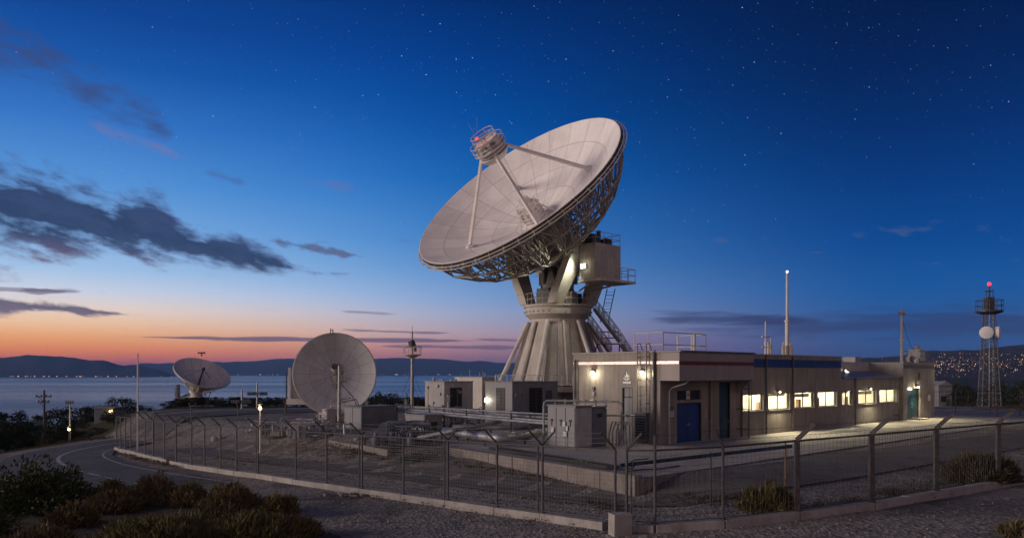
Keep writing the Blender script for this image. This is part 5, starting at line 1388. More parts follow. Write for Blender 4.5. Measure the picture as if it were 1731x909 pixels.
q = gnd(233,764)
utility_pole('flagpole', 'tall thin bare flagpole just inside the fence bend', 233, 597, q.y, .07, m_=M['white_steel'])
# navigation mast with a ring platform
Yn = 84; x = (697-CX)/F*Yn; q = V((x,Yn,G(x,Yn))); zt = zrow(575,q); zp = zrow(600,q)
t = thing('floodlight_mast', 'slender grey mast with a small railed ring platform, standing in front of the sea', 'mast', q)
mb = MB(); mb.tube(q, V((x,Yn,zp)), .22, .15, n=10); mb.tube(V((x,Yn,zp)), V((x,Yn,zt+.9)), .12, .08, n=8); mb.tube(V((x,Yn,zt+.9)), V((x,Yn,zt+1.5)), .03)
mb.build('pole', M['galv'], t, smooth=True)
mb = MB(); mb.lathe([(.15,zp-.35),(.75,zp-.05),(.95,zp),(.95,zp+.08),(.1,zp+.1)], 20, Matrix.Translation((x,Yn,0)))
for i in range(10): a = i*PI/5; mb.tube((x+.92*math.cos(a),Yn+.92*math.sin(a),zp), (x+.95*math.cos(a),Yn+.95*math.sin(a),zp+.95), .035, n=5)
mb.path([(x+.94*math.cos(i*PI/10),Yn+.94*math.sin(i*PI/10),zp+.9) for i in range(20)], .035, n=5, closed=True); mb.build('ring_platform', M['truss'], t)
mb = MB(); mb.lathe([(.3,zp+.9),(.42,zp+1.0),(.25,zp+1.5),(.1,zp+1.6)], 12, Matrix.Translation((x,Yn,0))); mb.box(V((x-.25,Yn,zp+1.3)), (.3,.3,.3)); mb.box(V((x+.3,Yn,zp+.6)), (.3,.3,.4)); mb.build('lamp_cluster', M['dark_steel'], t)
mb = MB()
for s in (-1,1): mb.tube(V((x,Yn,zp-3)), V((x+s*1.9,Yn+.4,q.z)), .02, n=4); mb.tube(V((x,Yn,zp-1.6)), V((x+s*2.3,Yn-1,q.z)), .02, n=4)
mb.build('guy_wire', M['black'], t)
# lattice tower
Yt = 104.0; x = (1672-CX)/F*Yt; gz = T(x,Yt); q = V((x,Yt,gz))
t = thing('lattice_tower', 'tall steel lattice tower with a red beacon, two white drum antennas and a railed platform', 'tower', q)
zpl = zrow(527,q); ztp = zrow(480,q); mb = MB(); nl = 14
def tw(h): return 1.55+(0.78-1.55)*h
for i in range(4):
    a = i*PI/2+.5
    pts = [V((x+tw(k/nl)*math.cos(a), Yt+tw(k/nl)*math.sin(a), gz+(zpl-gz)*k/nl)) for k in range(nl+1)]
    mb.tube(pts[0], pts[-1], .075, .06, n=6)
    a2 = a+PI/2; pt2 = [V((x+tw(k/nl)*math.cos(a2), Yt+tw(k/nl)*math.sin(a2), gz+(zpl-gz)*k/nl)) for k in range(nl+1)]
    for k in range(nl): mb.tube(pts[k], pt2[k+1], .034, n=4); mb.tube(pt2[k], pts[k+1], .034, n=4); mb.tube(pts[k], pt2[k], .034, n=4)
mb.build('lattice', mat('tower_steel', (.17,.165,.165), .5, metal=.4, var=.25, scale=3), t)
mb = MB(); mb.lathe([(.9,zpl-.3),(1.5,zpl-.1),(1.62,zpl),(1.62,zpl+.15),(.1,zpl+.16)], 16, Matrix.Translation((x,Yt,0))); pl = mb.build('tower_platform', M['dark_steel'], t)
mb = MB()
for i in range(12): a = i*PI/6; mb.tube((x+1.58*math.cos(a),Yt+1.58*math.sin(a),zpl), (x+1.58*math.cos(a),Yt+1.58*math.sin(a),zpl+1.55), .04, n=5)
for zz in (.8,1.5): mb.path([(x+1.58*math.cos(i*PI/12),Yt+1.58*math.sin(i*PI/12),zpl+zz) for i in range(24)], .04, n=5, closed=True)
mb.build('railing', M['dark_steel'], pl)
mb = MB(); mb.box(V((x,Yt,zpl+1.0)), (.9,.9,1.8)); mb.tube(V((x,Yt,zpl)), V((x,Yt,ztp-.2)), .16, .1, n=8); mb.box(V((x-.1,Yt,zpl+2.7)), (.9,.3,.12)); mb.tube(V((x+.5,Yt,zpl+1.8)), V((x+.5,Yt,zpl+3.0)), .05); mb.tube(V((x-.4,Yt,zpl+1.8)), V((x-.4,Yt,zpl+2.8)), .05); mb.build('top_equipment', M['dark_steel'], t)
mb = MB(); mb.ball(V((x,Yt,ztp)), .21, 10); mb.build('beacon', M['lamp_red'], t, smooth=True)
lamp('beacon_light', 'POINT', V((x,Yt,ztp)), 120, (1,.04,.04), .25, parent=t)
for px, dr in ((1667,V((-.5,-1,0))),(1683,V((.75,-.6,0)))):
    c = at(px,562,Yt-1.2); mb = MB(); mb.lathe([(.25,-.3),(.6,-.1),(.8,.0),(.8,.45),(.7,.5),(1e-3,.52)], 24, dish_frame(c, dr)); mb.build('drum_antenna', M['emblem'], t, smooth=True)
mb = MB(); ladder(mb, V((x-.3,Yt-.9,gz)), V((x-.1,Yt-.6,zpl)), .5, V((1,0,0)), 40); mb.build('tower_ladder', M['galv'], t)
# yard fence behind the building at the far side
fp_ = [V((a, b, T(a,b)+.1)) for a, b in ((42,82),(46.5,83.5),(51,85),(55.5,86.5),(60,88),(65,89.5),(70,91),(75,92.5))]
t = thing('yard_fence', 'galvanised fence with inward-bent arms near the lattice tower', 'fence', fp_[0])
fence(t, fp_, V((.7,-.3,0)), hp=2.2, pr=.06, pitch=.4, wr=.012, mid=True)
mb = MB(); 
for i in range(5):
    a = V((44+i*1.2,76-i*.6,0)); a.z = T(a.x,a.y)+.75+.2*(i%3); mb.tube(a, a+V((12,3.5,.05*i)), .05, n=6)
for i in range(5): a = V((46+i*2.6,75.5+i*.7,T(46,76))); mb.tube(a, a+Z*1.3, .06, n=6)
tag(mb.build('yard_railing', mat('ochre_paint', (.20,.13,.04), .6, var=.3), loc=(46,76,T(46,76))), 'low ochre pipe railing at the foot of the lattice tower', 'railing')
# small far house
c = V((66,124,T(66,124))); t = thing('house', 'small grey gabled house among dark bushes beside the building end', 'house', c)
hx = at(1586,640,125); c2 = V((hx.x,125,T(hx.x,125)-.2)); hh = zrow(651,c2)-c2.z
mb = MB(); mb.box(V((c2.x,125,c2.z+hh/2)), (2.0,4,hh)); mb.build('wall', M['cab_grey'], t)
mb = MB(); mb.add([(c2.x-1.2,122.8,c2.z+hh),(c2.x+1.2,122.8,c2.z+hh),(c2.x,122.8,c2.z+hh+.7),(c2.x-1.2,127.2,c2.z+hh),(c2.x+1.2,127.2,c2.z+hh),(c2.x,127.2,c2.z+hh+.7)], [(0,1,2),(5,4,3),(0,2,5,3),(1,4,5,2),(0,3,4,1)]); mb.build('roof', M['roof'], t)
mb = MB(); mb.box(V((c2.x-.3,122.96,c2.z+hh*.65)), (.7,.06,.9)); mb.build('window', M['louvre'], t)
# small utility shed left of the flagpole, beyond the road
q = at(184,716,92); q.z = T(q.x,q.y)-.7; t = thing('utility_shed', 'low grey utility shed beyond the road bend, half hidden by bushes', 'shed', q)
mb = MB(); mb.box(q+Z*.9, (2.2,2.2,1.8)); mb.build('wall', M['cab_dark'], t, bevel=.03); mb = MB(); mb.box(q+Z*1.87, (2.5,2.5,.14)); mb.build('roof', M['roof'], t)
lamp('shed_lamp_light', 'POINT', q+V((.8,-1.4,1.45)), 3, (1,.62,.25), .1, parent=t)
mb = MB(); mb.box(q+V((.8,-1.15,1.5)), (.25,.1,.18)); mb.build('lamp', M['lamp_sodium'], t)

# ================================================================== PLANTS
def blades(mb, c, rx, ry, h, n, ln, wd, rnd, up=.55, fill=.35, lump=.25, seed=0):
    for i in range(n):
        a = rnd.uniform(0, 2*PI); e = math.acos(rnd.uniform(.0, 1))   # dome
        dirn = V((math.sin(e)*math.cos(a), math.sin(e)*math.sin(a), math.cos(e)))
        k = 1+lump*noise.noise(dirn*2.2+V((seed*7.1,0,0)))*1.6
        q = (1-fill*rnd.random()**1.5)*k
        p = c+V((dirn.x*rx*q, dirn.y*ry*q, max(.0,dirn.z)*h*q))
        d = (dirn*(1-up)+Z*up+V((rnd.gauss(0,.35),rnd.gauss(0,.35),rnd.gauss(0,.25)))).normalized()
        s = d.cross(V((rnd.gauss(0,1),rnd.gauss(0,1),rnd.gauss(0,1)))).normalized()*wd*rnd.uniform(.6,1.3)
        l_ = ln*rnd.uniform(.45,1.25); m_ = p+d*l_*.5+V((rnd.gauss(0,.1),rnd.gauss(0,.1),0))*l_
        if rnd.random() < .12: l_ *= 1.7; s = s*.6
        tip = p+d*l_
        mb.add([p-s*.5, p+s*.5, m_+s*.7, tip, m_-s*.7], [(0,1,2,3,4)])
def shrub(name, label, px, pyb, wpx, hpx, matl, n, ln=.22, wd=.022, up=.5, seed=0, group=None, fill=.28, lump=.25, cat='shrub', lift=.1):
    c = gnd(px, pyb); rnd = random.Random(seed); rx = wpx/2/F*c.y; h = hpx/F*c.y
    c = V((c.x, c.y+rx*.2, T(c.x,c.y)+lift))
    t = thing(name, label, cat, c, group)
    mb = MB(); blades(mb, c, rx*.86, rx*.75, h*.84, n, ln, wd, rnd, up, fill, lump, seed); mb.build('foliage', matl, t)
    mb = MB()
    for i in range(9): a = rnd.uniform(0,2*PI); q = c+V((math.cos(a)*rx*.6, math.sin(a)*rx*.5, h*rnd.uniform(.45,.75))); mb.path([c+V((math.cos(a)*.05,math.sin(a)*.05,-.1)), c.lerp(q,.5)+V((rnd.gauss(0,.06),0,.05)), q], .018, n=5)
    mb.build('stem', M['bark'], t)
    return t
shrub('leafy_shrub', 'large dark green leafy shrub at the edge of the road bend', 48, 872, 185, 96, M['leaf_mid'], 9000, .16, .05, .25, 1, fill=.7, lump=.45)
shrub('leafy_shrub', 'dark green bush crouching under the tall leafy shrub', -60, 915, 130, 60, M['leaf_mid'], 4000, .16, .05, .25, 2, fill=.7, lump=.4)
H_ = 'heather_clump'
hs = [(250,858,104,50,'heath','tallest russet heather mound beside the road dashes'),
 (182,853,84,34,'heath','dark low heather hump between the leafy shrub and the tallest russet mound'),
 (318,862,74,38,'heath','narrow russet heather tuft right behind the wide brown mound'),
 (388,874,130,50,'heath','wide brown heather mound spilling toward the gravel'),
 (472,876,66,34,'heath','small round heather mound, outermost on the gravel side'),
 (118,896,86,40,'heath','rounded reddish tussock in front of the leafy shrub'),
 (185,870,100,34,'heath','flattened brown heather behind the big olive mound'),
 (262,934,250,52,'olive','biggest olive heather mound at the bottom edge'),
 (425,922,190,40,'olive','long olive-brown heather mound sloping down to the gravel'),
 (330,930,120,36,'olive','olive heather crest joined to the biggest mound'),
 (500,912,90,30,'heath','low brown sprigs at the foot of the long olive-brown mound'),
 (60,935,120,34,'heath','dry brown sprigs in the dark soil corner')]
for i, (px, py, w_, h_, m_, lab) in enumerate(hs):
    shrub(H_, lab, px, py, w_, h_, M[m_], int(3000*(w_/90)**1.3), .24, .026, .5, 10+i, group='heather clumps in front of the road', lump=.3)
shrub('fence_shrub', 'yellow-green bushy shrub growing through the mesh fence', 1300, 871, 92, 44, M['olive'], 3200, .3, .028, .6, 31, lump=.35)
shrub('fence_shrub', 'wide dark brown hedge-like shrub behind the heavy posts', 1668, 819, 130, 46, M['hedge'], 5200, .3, .03, .55, 32, lump=.3)
shrub('fence_shrub', 'low dry weeds in the near corner outside the kerb', 1735, 915, 90, 22, M['heath'], 1200, .25, .02, .6, 33)
# weeds: grass tufts along kerbs and walls
mb = MB(); rnd = random.Random(77)
def tufts(px0, py0, px1, py1, n, spread, ln=.18, base=None):
    for i in range(n):
        q = rnd.random(); c = gnd(px0+(px1-px0)*q, py0+(py1-py0)*q); c += V((rnd.gauss(0,spread), rnd.gauss(0,spread), 0)); c.z = T(c.x,c.y)+.05
        for k in range(rnd.randint(4,9)):
            d = V((rnd.gauss(0,.5), rnd.gauss(0,.5), 1)).normalized(); s = d.orthogonal().normalized()*.012; l_ = ln*rnd.uniform(.4,1.3); p = c+V((rnd.gauss(0,.08),rnd.gauss(0,.08),0))
            mb.add([p-s, p+s, p+d*l_*.6+s*.6, p+d*l_], [(0,1,2,3)])
tufts(762,785,1085,833,260,.25); tufts(560,752,660,775,140,.3); tufts(1100,840,1250,848,160,.4,.12); tufts(1360,862,1560,836,180,.35); tufts(205,768,300,790,170,.3,.13); tufts(440,760,640,768,200,.5,.14); tufts(1480,838,1620,815,160,.3,.22); tufts(1000,850,1040,865,50,.3)
tufts(560,830,1000,890,120,.5,.1); tufts(0,880,500,905,300,.8,.2); tufts(0,752,190,741,220,.8,.3); tufts(330,772,470,788,80,.6,.1)
tag(mb.build('grass', M['olive'], loc=(0,30,0)), kind='stuff')
# loose stones on the gravel: stuff
mb = MB()
for i in range(700):
    px, py = (rnd.uniform(480,1060), rnd.uniform(830,915)) if i < 520 else (rnd.uniform(1060,1731), rnd.uniform(835,915)) if i < 760 else (rnd.uniform(420,1050), rnd.uniform(760,850))
    c = gnd(px, py); r = rnd.uniform(.02,.055); r = r*1.7 if rnd.random() < .06 else r
    c.z = T(c.x,c.y)+.03
    vs = [c+V((x_*r*rnd.uniform(.7,1.3), y_*r*rnd.uniform(.7,1.3), z_*r*rnd.uniform(.5,.9))) for x_, y_, z_ in ((1,0,0),(0,1,0),(-1,0,0),(0,-1,0),(0,0,1),(0,0,-1))]
    mb.add(vs, [(0,1,4),(1,2,4),(2,3,4),(3,0,4),(1,0,5),(2,1,5),(3,2,5),(0,3,5)])
tag(mb.build('gravel', M['stone'], loc=(0,30,0)), kind='stuff')
# debris
mb = MB(); c = gnd(590,838)
for i in range(16): p = c+V((rnd.uniform(-1.2,1.2),rnd.uniform(-.4,.4),.08)); mb.box(p, (rnd.uniform(.1,.5),rnd.uniform(.04,.2),rnd.uniform(.03,.12)), (V((math.cos(i),math.sin(i),0)), V((-math.sin(i),math.cos(i),0)), Z))
tag(mb.build('broken_slab', M['stone'], loc=c, bevel=.01), 'scatter of broken slab and branch pieces by the kerb on the gravel', 'debris')
mb = MB(); c = gnd(363,751); mb.ball(c+V((0,0,.2)), .3, 7); mb.ball(c+V((.35,.1,.3)), .26, 7); mb.box(c+V((.3,0,.55)),(.25,.2,.4))
tag(mb.build('pale_rock', M['cab_pale'], loc=c), 'pale rock heap on the gravel yard inside the fence', 'rock')

# trees
def make_tree(seed, broad):
    rnd = random.Random(seed); tk = MB(); lf = MB()
    H = 1.0; tk.path([V((0,0,-.05)), V((rnd.gauss(0,.02),rnd.gauss(0,.02),.2)), V((rnd.gauss(0,.04),rnd.gauss(0,.04),.45)), V((rnd.gauss(0,.05),0,.8))], .022, n=7)
    cl = []
    for i in range(20):
        a = rnd.uniform(0,2*PI); rr_ = broad*rnd.uniform(.1,1)**.7; zz = rnd.uniform(.12,.86); rr_ *= 1-.55*max(0,(zz-.55)/.35)
        c = V((math.cos(a)*rr_, math.sin(a)*rr_, zz)); cl.append((c, rnd.uniform(.10,.2)))
        tk.path([V((0,0,zz*.45+.06)), c*.55+V((0,0,zz*.28)), c], .008, n=5)
    for c, r in cl:
        for k in range(135):
            d = V((rnd.gauss(0,1),rnd.gauss(0,1),rnd.gauss(0,.75))).normalized()*r*rnd.uniform(.4,1.1); p = c+d
            n_ = V((rnd.gauss(0,1),rnd.gauss(0,1),rnd.gauss(0,1)+.6)).normalized(); s = n_.orthogonal().normalized(); w = n_.cross(s); q = rnd.uniform(.013,.03)
            lf.add([p-s*q, p+w*q*.55, p+s*q*1.1, p-w*q*.55], [(0,1,2,3)])
    mz = max(p.z for p in lf.v)
    for b_ in (tk, lf): b_.v = [V((p.x, p.y, p.z/mz)) for p in b_.v]
    return tk, lf
protos = []
def tree_copy(kind, pos, h, label, group, rz, wide=1.0, mats=('leaf_dark',)):
    tk, lf = protos_mesh[kind]
    t = bpy.data.objects.new('tree', None); C.objects.link(t); t.location = pos; t.rotation_euler = (0,0,rz); t.scale = (h*wide,h*wide,h)
    tag(t, label, 'tree', group)
    for nm, me in (('trunk',tk),('crown',lf)):
        o = bpy.data.objects.new(nm, me); C.objects.link(o); o.parent = t
    return t
protos_mesh = []
for s, br in ((101,.42),(102,.5),(103,.36),(104,.55)):
    tk, lf = make_tree(s, br); out = []
    for nm, mb_, m_ in (('trunk',tk,M['bark']),('crown',lf,M['leaf_dark'])):
        me = bpy.data.meshes.new(nm); me.from_pydata([tuple(v) for v in mb_.v], [], mb_.f); me.materials.append(m_); out.append(me)
    protos_mesh.append(out)
rnd = random.Random(5)
def grove(spec, label, group):
    for px, py, Y in spec:
        x = (px-CX)/F*Y; g = T(x,Y); zt = CZ-(py-HY)/F*Y; h = max(1.2, (zt-g)/.97)
        tree_copy(rnd.randrange(4), V((x,Y,g)), h, label, group, rnd.uniform(0,6.28), rnd.uniform(.85,1.25)*clamp(6/h,.9,1.5))
A = []
for px, py in ((-40,686),(5,692),(40,694),(75,697),(105,690),(135,688),(160,684),(188,680),(205,672),(225,684),(250,688),(275,686)): A.append((px+rnd.uniform(-6,6), py+rnd.uniform(-2,2), rnd.uniform(112,135)))
grove(A, 'dark tree of the row along the shore slope beyond the road bend', 'dark trees along the shore slope')
A = []
for px, py in ((-45,705),(-5,702),(30,707),(55,713),(90,716),(140,712),(165,722),(192,718),(20,725),(-25,715),(10,712),(44,722),(72,726),(108,722),(125,718),(152,728),(180,728)): A.append((px, py+rnd.uniform(-2,2), rnd.uniform(82,95)))
grove(A, 'rounded bushy tree close behind the far edge of the road', 'bushy trees at the road edge')
A = []
for px, py in ((300,684),(322,681),(362,683),(385,678),(402,684),(425,682),(450,678),(468,686),(490,689),(515,686),(538,684),(560,680),(590,676),(620,672),(642,664),(660,660),(680,668),(702,671),(722,668),(745,676),(780,672)): A.append((px, py+rnd.uniform(-2,2), rnd.uniform(112,140)))
grove(A, 'dark tree in the belt between the dishes and the sea', 'dark trees between the dishes and the sea')
A = []
for px, py in ((310,700),(372,698)): A.append((px, py, rnd.uniform(104,110)))
for px in range(286, 800, 15): A.append((px+rnd.uniform(-5,5), 684+rnd.uniform(-5,8)-(6 if px > 620 else 0), rnd.uniform(100,107)))
for px in range(290, 830, 11): A.append((px+rnd.uniform(-4,4), 694+rnd.uniform(-17,4)*rnd.random(), rnd.uniform(97.5,103)))
grove(A, 'low dark tree just behind the road that passes the dishes', 'low trees behind the road')
A = []
for i, px in enumerate(range(1572, 1990, 17)): A.append((px+rnd.uniform(-6,6), 650+rnd.uniform(-6,9), rnd.uniform(112,165)))
grove(A, 'dark tree behind the fence near the lattice tower', 'dark trees behind the lattice tower')

# ================================================================== FAR LIGHTS
def glints(name, pts, m_):
    mb = MB()
    for p, r in pts: mb.add([p+V((r,0,0)),p+V((0,r,0)),p-V((r,0,0)),p-V((0,r,0)),p+V((0,0,r)),p-V((0,0,r))], [(0,1,4),(1,2,4),(2,3,4),(3,0,4),(1,0,5),(2,1,5),(3,2,5),(0,3,5)])
    return tag(mb.build(name, m_), kind='stuff')
rnd = random.Random(21)
dep = bpy.context.evaluated_depsgraph_get(); dep.update()
town = [o for o in bpy.data.objects if o.name.startswith('hills')]
def shoot(px, py):
    o = V((0,0,CZ)); d = at(px,py,1.0)-o
    ok, loc, nrm, i, ob, m_ = bpy.context.scene.ray_cast(dep, o+d*430, d.normalized())
    return loc if ok else None
pts = []; pts2 = []
n_ = 0
while n_ < 760:
    px = rnd.uniform(1575,1760) if rnd.random() < .85 else rnd.uniform(1425,1575); py = rnd.gauss(616,10) if px > 1575 else rnd.uniform(606,618)
    k = .5+.5*noise.noise(V((px*.035, py*.09, 2)))
    n_ += 1
    if rnd.random() > k*1.5-.1: continue
    l_ = shoot(px, clamp(py,598,648))
    if l_ and 300 < l_.y < 4600: (pts if rnd.random() < .8 else pts2).append((l_+Z*1.2, (.35+.75*rnd.random()**3)*l_.y/2300))
glints('town_lights', pts, emat('town_light_amber', (1,.47,.2), 1.6)); glints('town_lights', pts2, emat('town_light_white', (1,.85,.65), 1.9))
pts = []
for i in range(30):
    px = rnd.uniform(0,300); l_ = shoot(px, 636.3)
    l_ = at(px, 635.6+px*.002, 4960); pts.append((l_, rnd.uniform(2.5,5.5)))
for i in range(34):
    px = rnd.uniform(388,860); pts.append((at(px, 632.6, 7900), rnd.uniform(3,6)))
glints('shore_lights', pts, emat('shore_light_amber', (1,.45,.2), .6))

# ================================================================== AIR
mb = MB(); mb.box((0,8000,74), (38600,23000,244))
hz = mb.build('haze', None or bpy.data.materials.new('haze_air')); tag(hz, kind='stuff')
hm = hz.data.materials[0]; hm.use_nodes = True; nt = hm.node_tree
for n_ in list(nt.nodes):
    if n_.type == 'BSDF_PRINCIPLED': nt.nodes.remove(n_)
pv = nt.nodes.new('ShaderNodeVolumePrincipled'); pv.inputs['Density'].default_value = 6.5e-5; pv.inputs['Color'].default_value = (.22,.45,1,1); pv.inputs['Anisotropy'].default_value = .0
nt.links.new(pv.outputs[0], nt.nodes['Material Output'].inputs['Volume'])

# ================================================================== SKY
sc = bpy.context.scene
W = bpy.data.worlds.new('World'); sc.world = W; W.use_nodes = True
t = NT(W.node_tree); bg = t.n['Background']
geo = t.node('ShaderNodeTexCoord').outputs['Generated']
sp = t.node('ShaderNodeSeparateXYZ'); t.l.new(geo, sp.inputs[0]); X_, Y_, Z_ = sp.outputs
hyp = t.math('SQRT', t.math('ADD', t.math('MULTIPLY', X_, X_), t.math('MULTIPLY', Y_, Y_)))
el = t.math('DIVIDE', Z_, t.math('MAXIMUM', hyp, 1e-4))           # tangent of the elevation
az = t.math('ARCTAN2', X_, Y_)                                     # bearing, 0 straight ahead
def col_ramp(px, stops):
    ca = math.cos(math.atan((px-CX)/F)); out = []
    for y, c in stops: out.append((max(0, (HY-y)/F*ca)/.9, lin(c)))
    return t.ramp(t.math('DIVIDE', el, .9), sorted(out), 'LINEAR')
left = col_ramp(80, [(640,(190,95,80)),(612,(236,112,74)),(592,(255,144,76)),(570,(255,176,110)),(545,(255,206,162)),(518,(244,222,208)),(488,(210,219,236)),(450,(168,201,237)),(390,(130,178,230)),(300,(88,150,218)),(190,(54,117,198)),(90,(26,88,170)),(0,(14,70,150)),(-300,(2,36,92)),(-700,(1,18,55))])
midr = col_ramp(700, [(640,(114,88,115)),(605,(178,122,132)),(585,(202,148,150)),(562,(200,174,182)),(530,(172,182,212)),(500,(140,174,221)),(450,(98,154,215)),(400,(68,136,208)),(300,(22,107,190)),(200,(1,83,168)),(100,(0,65,147)),(0,(0,48,118)),(-400,(1,20,62))])
right = col_ramp(1600, [(640,(40,66,112)),(585,(46,82,138)),(540,(40,90,153)),(480,(20,87,158)),(400,(3,72,145)),(300,(0,57,127)),(200,(0,44,106)),(100,(0,34,88)),(0,(0,27,74)),(-400,(0,16,46))])
d2r = math.radians
f1 = t.rng(az, d2r(-33), d2r(2), 0, 1); f2 = t.rng(az, d2r(-16), d2r(27), 0, 1)
back = t.ramp(t.math('DIVIDE', el, 2.0), [(0,lin((124,96,92))),(.08,lin((182,150,137))),(.22,lin((164,142,140))),(.45,lin((102,99,122))),(.8,lin((30,50,105))),(1,lin((6,30,84)))])
fb = t.math('MAXIMUM', t.rng(az, d2r(-165), d2r(-100), 1, 0), t.rng(az, d2r(70), d2r(135), 0, 1))
sky = t.mix(f1, left, midr); sky = t.mix(f2, sky, right); sky = t.mix(fb, sky, back)   # the rosy arch opposite the sunset, behind the viewer
# clouds, as density over bearing and elevation
def A_(px): return math.atan((px-CX)/F)
def E_(px, py): return (HY-py)/F*math.cos(A_(px))
def seg(p0, p1, w0, w1, fall=1.0):
    """1 on a slanted band from p0 to p1 (photo columns/rows at which it lies), fading to its sides and ends"""
    a0, e0, a1, e1 = A_(p0[0]), E_(*p0), A_(p1[0]), E_(*p1)
    u = t.math('DIVIDE', t.math('SUBTRACT', az, a0), a1-a0)
    uc = t.math('MINIMUM', t.math('MAXIMUM', u, -.6), 1.0)
    ec = t.math('ADD', t.math('MULTIPLY', uc, e1-e0), e0)
    w = t.math('ADD', t.math('MULTIPLY', uc, (w1-w0)/F), w0/F)
    dv = t.math('DIVIDE', t.math('ABSOLUTE', t.math('SUBTRACT', el, ec)), w)
    m_ = t.math('SUBTRACT', 1.0, dv)
    m_ = t.math('MULTIPLY', t.math('MAXIMUM', m_, -1.5), fall)
    end = t.rng(u, .75, 1.12, 0, 1.2); beg = t.rng(u, -.9, -.4, 1.2, 0) if p0[0] < 30 else t.rng(u, -.12, .25, 1.2, 0)
    return t.math('SUBTRACT', m_, t.math('ADD', end, beg))
nv = t.combine(az, t.math('ADD', t.math('MULTIPLY', el, 2.3), t.math('MULTIPLY', az, .45)), 0.0)
nz = t.noise(nv, 20, 9, .585, .0); nzs = t.noise(t.combine(t.math('MULTIPLY', az, .45), t.math('MULTIPLY', el, 5.0), 3.0), 20, 7, .58, .2)
def cover(mask, nzv, amp, thr, soft): return t.rng(t.math('ADD', mask, t.math('MULTIPLY', t.math('SUBTRACT', nzv, .5), amp)), thr, thr+soft)
big = cover(t.math('MAXIMUM', seg((170,372),(530,461),46,15), seg((0,350),(330,398),72,40)), nz, 3.1, -.22, .9)
low = cover(seg((0,513),(225,532),15,5), nz, 3.6, .05, .8)
bits = cover(seg((450,405),(620,436),13,8), nz, 5.0, .25, .7)
wisp = cover(seg((0,492),(130,492),7,5), nz, 5.0, .4, .7)
line1 = cover(seg((190,569),(860,576),5,5.5), nzs, 2.2, .15, .5)
line2 = cover(seg((630,584),(900,588),5,7), nzs, 2.8, .15, .6)
line3 = cover(seg((560,557),(770,563),4,4), nzs, 3.0, .2, .6); line4 = cover(seg((560,524),(680,531),5,4), nzs, 3.4, .2, .7); line5 = cover(seg((0,487),(150,492),5,5), nzs, 3.4, .25, .7); line6 = cover(seg((790,573),(930,577),4,4), nzs, 3.0, .2, .6)
rgt1 = cover(seg((1060,536),(1420,544),15,11), nzs, 2.8, .05, .9)
rgt2 = cover(seg((1130,557),(1900,536),20,36), nzs, 2.6, .0, 1.0)
faint1 = cover(seg((0,70),(320,240),60,40), nz, 3.6, .15, 1.3)
faint2 = cover(seg((130,200),(330,270),16,14), nz, 4.0, .2, 1.2)
faint3 = cover(seg((450,300),(640,318),16,12), nz, 4.4, .3, 1.2)
faint4 = cover(seg((340,290),(420,310),16,8), nz, 4.4, .3, 1.2)
uneven = t.rng(nz, .35, .65, 0, 1)
dark = t.mix(t.math('POWER', big, 1.6), lin((84,100,146)), t.mix(uneven, lin((32,48,84)), lin((50,62,100))))
# undersides nearer the glow are warmer: bearing and height decide
under = t.rng(t.math('ADD', el, t.math('MULTIPLY', t.math('ADD', az, .571), .10)), .118, .158, 1, 0)
dark = t.mix(t.math('MULTIPLY', under, t.math('MULTIPLY', uneven, .8)), dark, lin((122,92,108)))
sky = t.mix(t.math('MULTIPLY', faint1, .78), sky, lin((58,74,122)))
sky = t.mix(t.math('MULTIPLY', faint2, .6), sky, lin((120,118,165)))
sky = t.mix(t.math('MULTIPLY', faint3, .28), sky, lin((110,110,160)))
sky = t.mix(t.math('MULTIPLY', faint4, .45), sky, lin((70,95,150)))
sky = t.mix(t.math('MULTIPLY', big, .93), sky, dark)
dl = t.mix(uneven, lin((62,68,104)), lin((98,90,118)))
for m_, k_ in ((low,.9),(bits,.75),(wisp,.7)): sky = t.mix(t.math('MULTIPLY', m_, k_), sky, dl)
dl2 = lin((104,88,116))
for m_, k_ in ((line1,.85),(line2,.75),(line3,.7),(line4,.5),(line5,.6),(line6,.7)): sky = t.mix(t.math('MULTIPLY', m_, k_), sky, dl2)
for m_, k_ in ((rgt1,.7),(rgt2,.62)): sky = t.mix(t.math('MULTIPLY', m_, k_), sky, lin((46,52,92)))
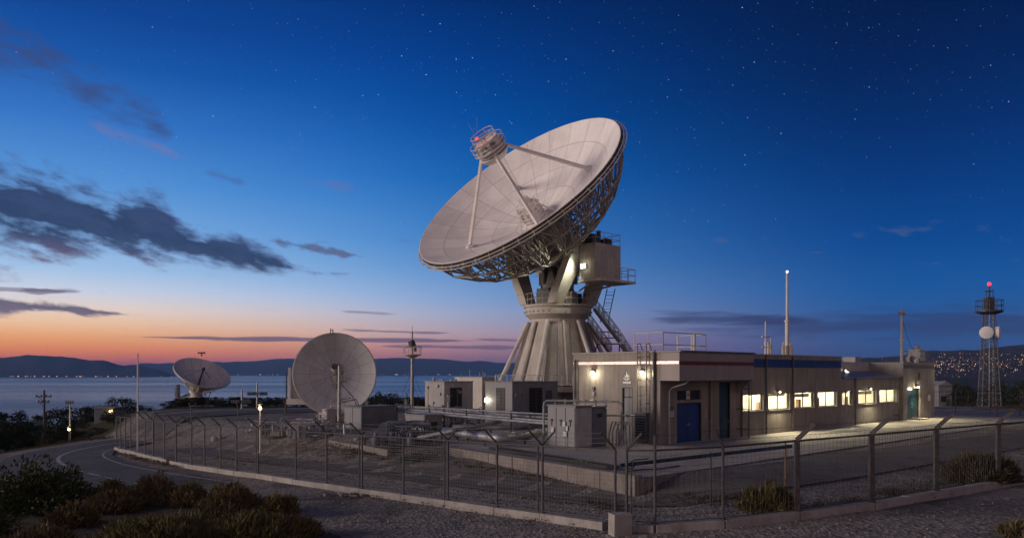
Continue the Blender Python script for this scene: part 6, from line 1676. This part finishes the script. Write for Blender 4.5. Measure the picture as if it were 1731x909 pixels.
# stars
nocloud = t.math('SUBTRACT', 1.0, t.math('MAXIMUM', big, faint1))
vis = t.math('MULTIPLY', t.rng(el, .08, .3, 0, 1), t.rng(az, d2r(-34), d2r(5), .65, 1))
vis = t.math('MULTIPLY', vis, nocloud)
stars = None
for sc_, rad_, gain in ((110,.062,1.1),(200,.10,.4)):
    vo = t.node('ShaderNodeTexVoronoi'); vo.inputs['Scale'].default_value = sc_; t.l.new(geo, vo.inputs['Vector'])
    rc = t.node('ShaderNodeSeparateColor'); t.l.new(vo.outputs['Color'], rc.inputs[0])
    b_ = t.math('MULTIPLY', t.rng(vo.outputs['Distance'], rad_*.35, rad_, 1, 0), t.math('POWER', rc.outputs[0], 2.5))
    b_ = t.math('MULTIPLY', b_, gain); stars = b_ if stars is None else t.math('ADD', stars, b_)
stars = t.math('MULTIPLY', stars, vis)
sky = t.mix(1.0, sky, t.combine(stars, t.math('MULTIPLY', stars, .97), stars), 'ADD')
# faint physical sky under it
ns_ = t.node('ShaderNodeTexSky', sky_type='NISHITA'); ns_.sun_disc = False
SUN_AZ, SUN_EL = d2r(-102), d2r(8.5)
ns_.sun_elevation = SUN_EL; ns_.sun_rotation = SUN_AZ
sm = t.mix(1.0, ns_.outputs[0], (.0005,.0005,.0005), 'MULTIPLY')
sky = t.mix(1.0, sky, sm, 'ADD')
t.put(bg.inputs['Color'], sky); bg.inputs['Strength'].default_value = 1.0
sd = V((math.sin(SUN_AZ)*math.cos(SUN_EL), math.cos(SUN_AZ)*math.cos(SUN_EL), math.sin(SUN_EL)))
sun = lamp('sun', 'SUN', (0,0,50), 2.3, (1,.82,.70), rot=aim(-sd)); sun.data.angle = d2r(24)

# ================================================================== CAMERA
cam = bpy.data.cameras.new('camera'); co = bpy.data.objects.new('camera', cam); C.objects.link(co)
co.location = (0,0,CZ); co.rotation_euler = (PI/2,0,0)
cam.lens = 28.0; cam.sensor_width = 36; cam.shift_y = (HY-454.5)/1731; cam.clip_start = .1; cam.clip_end = 60000
sc.camera = co
vs_ = sc.view_settings; vs_.view_transform = 'Standard'; vs_.look = 'None'; vs_.exposure = 0; vs_.gamma = 1
sc.cycles.use_denoising = True
sc.cycles.max_bounces = 6; sc.cycles.transparent_max_bounces = 12
sc.cycles.sample_clamp_indirect = 4
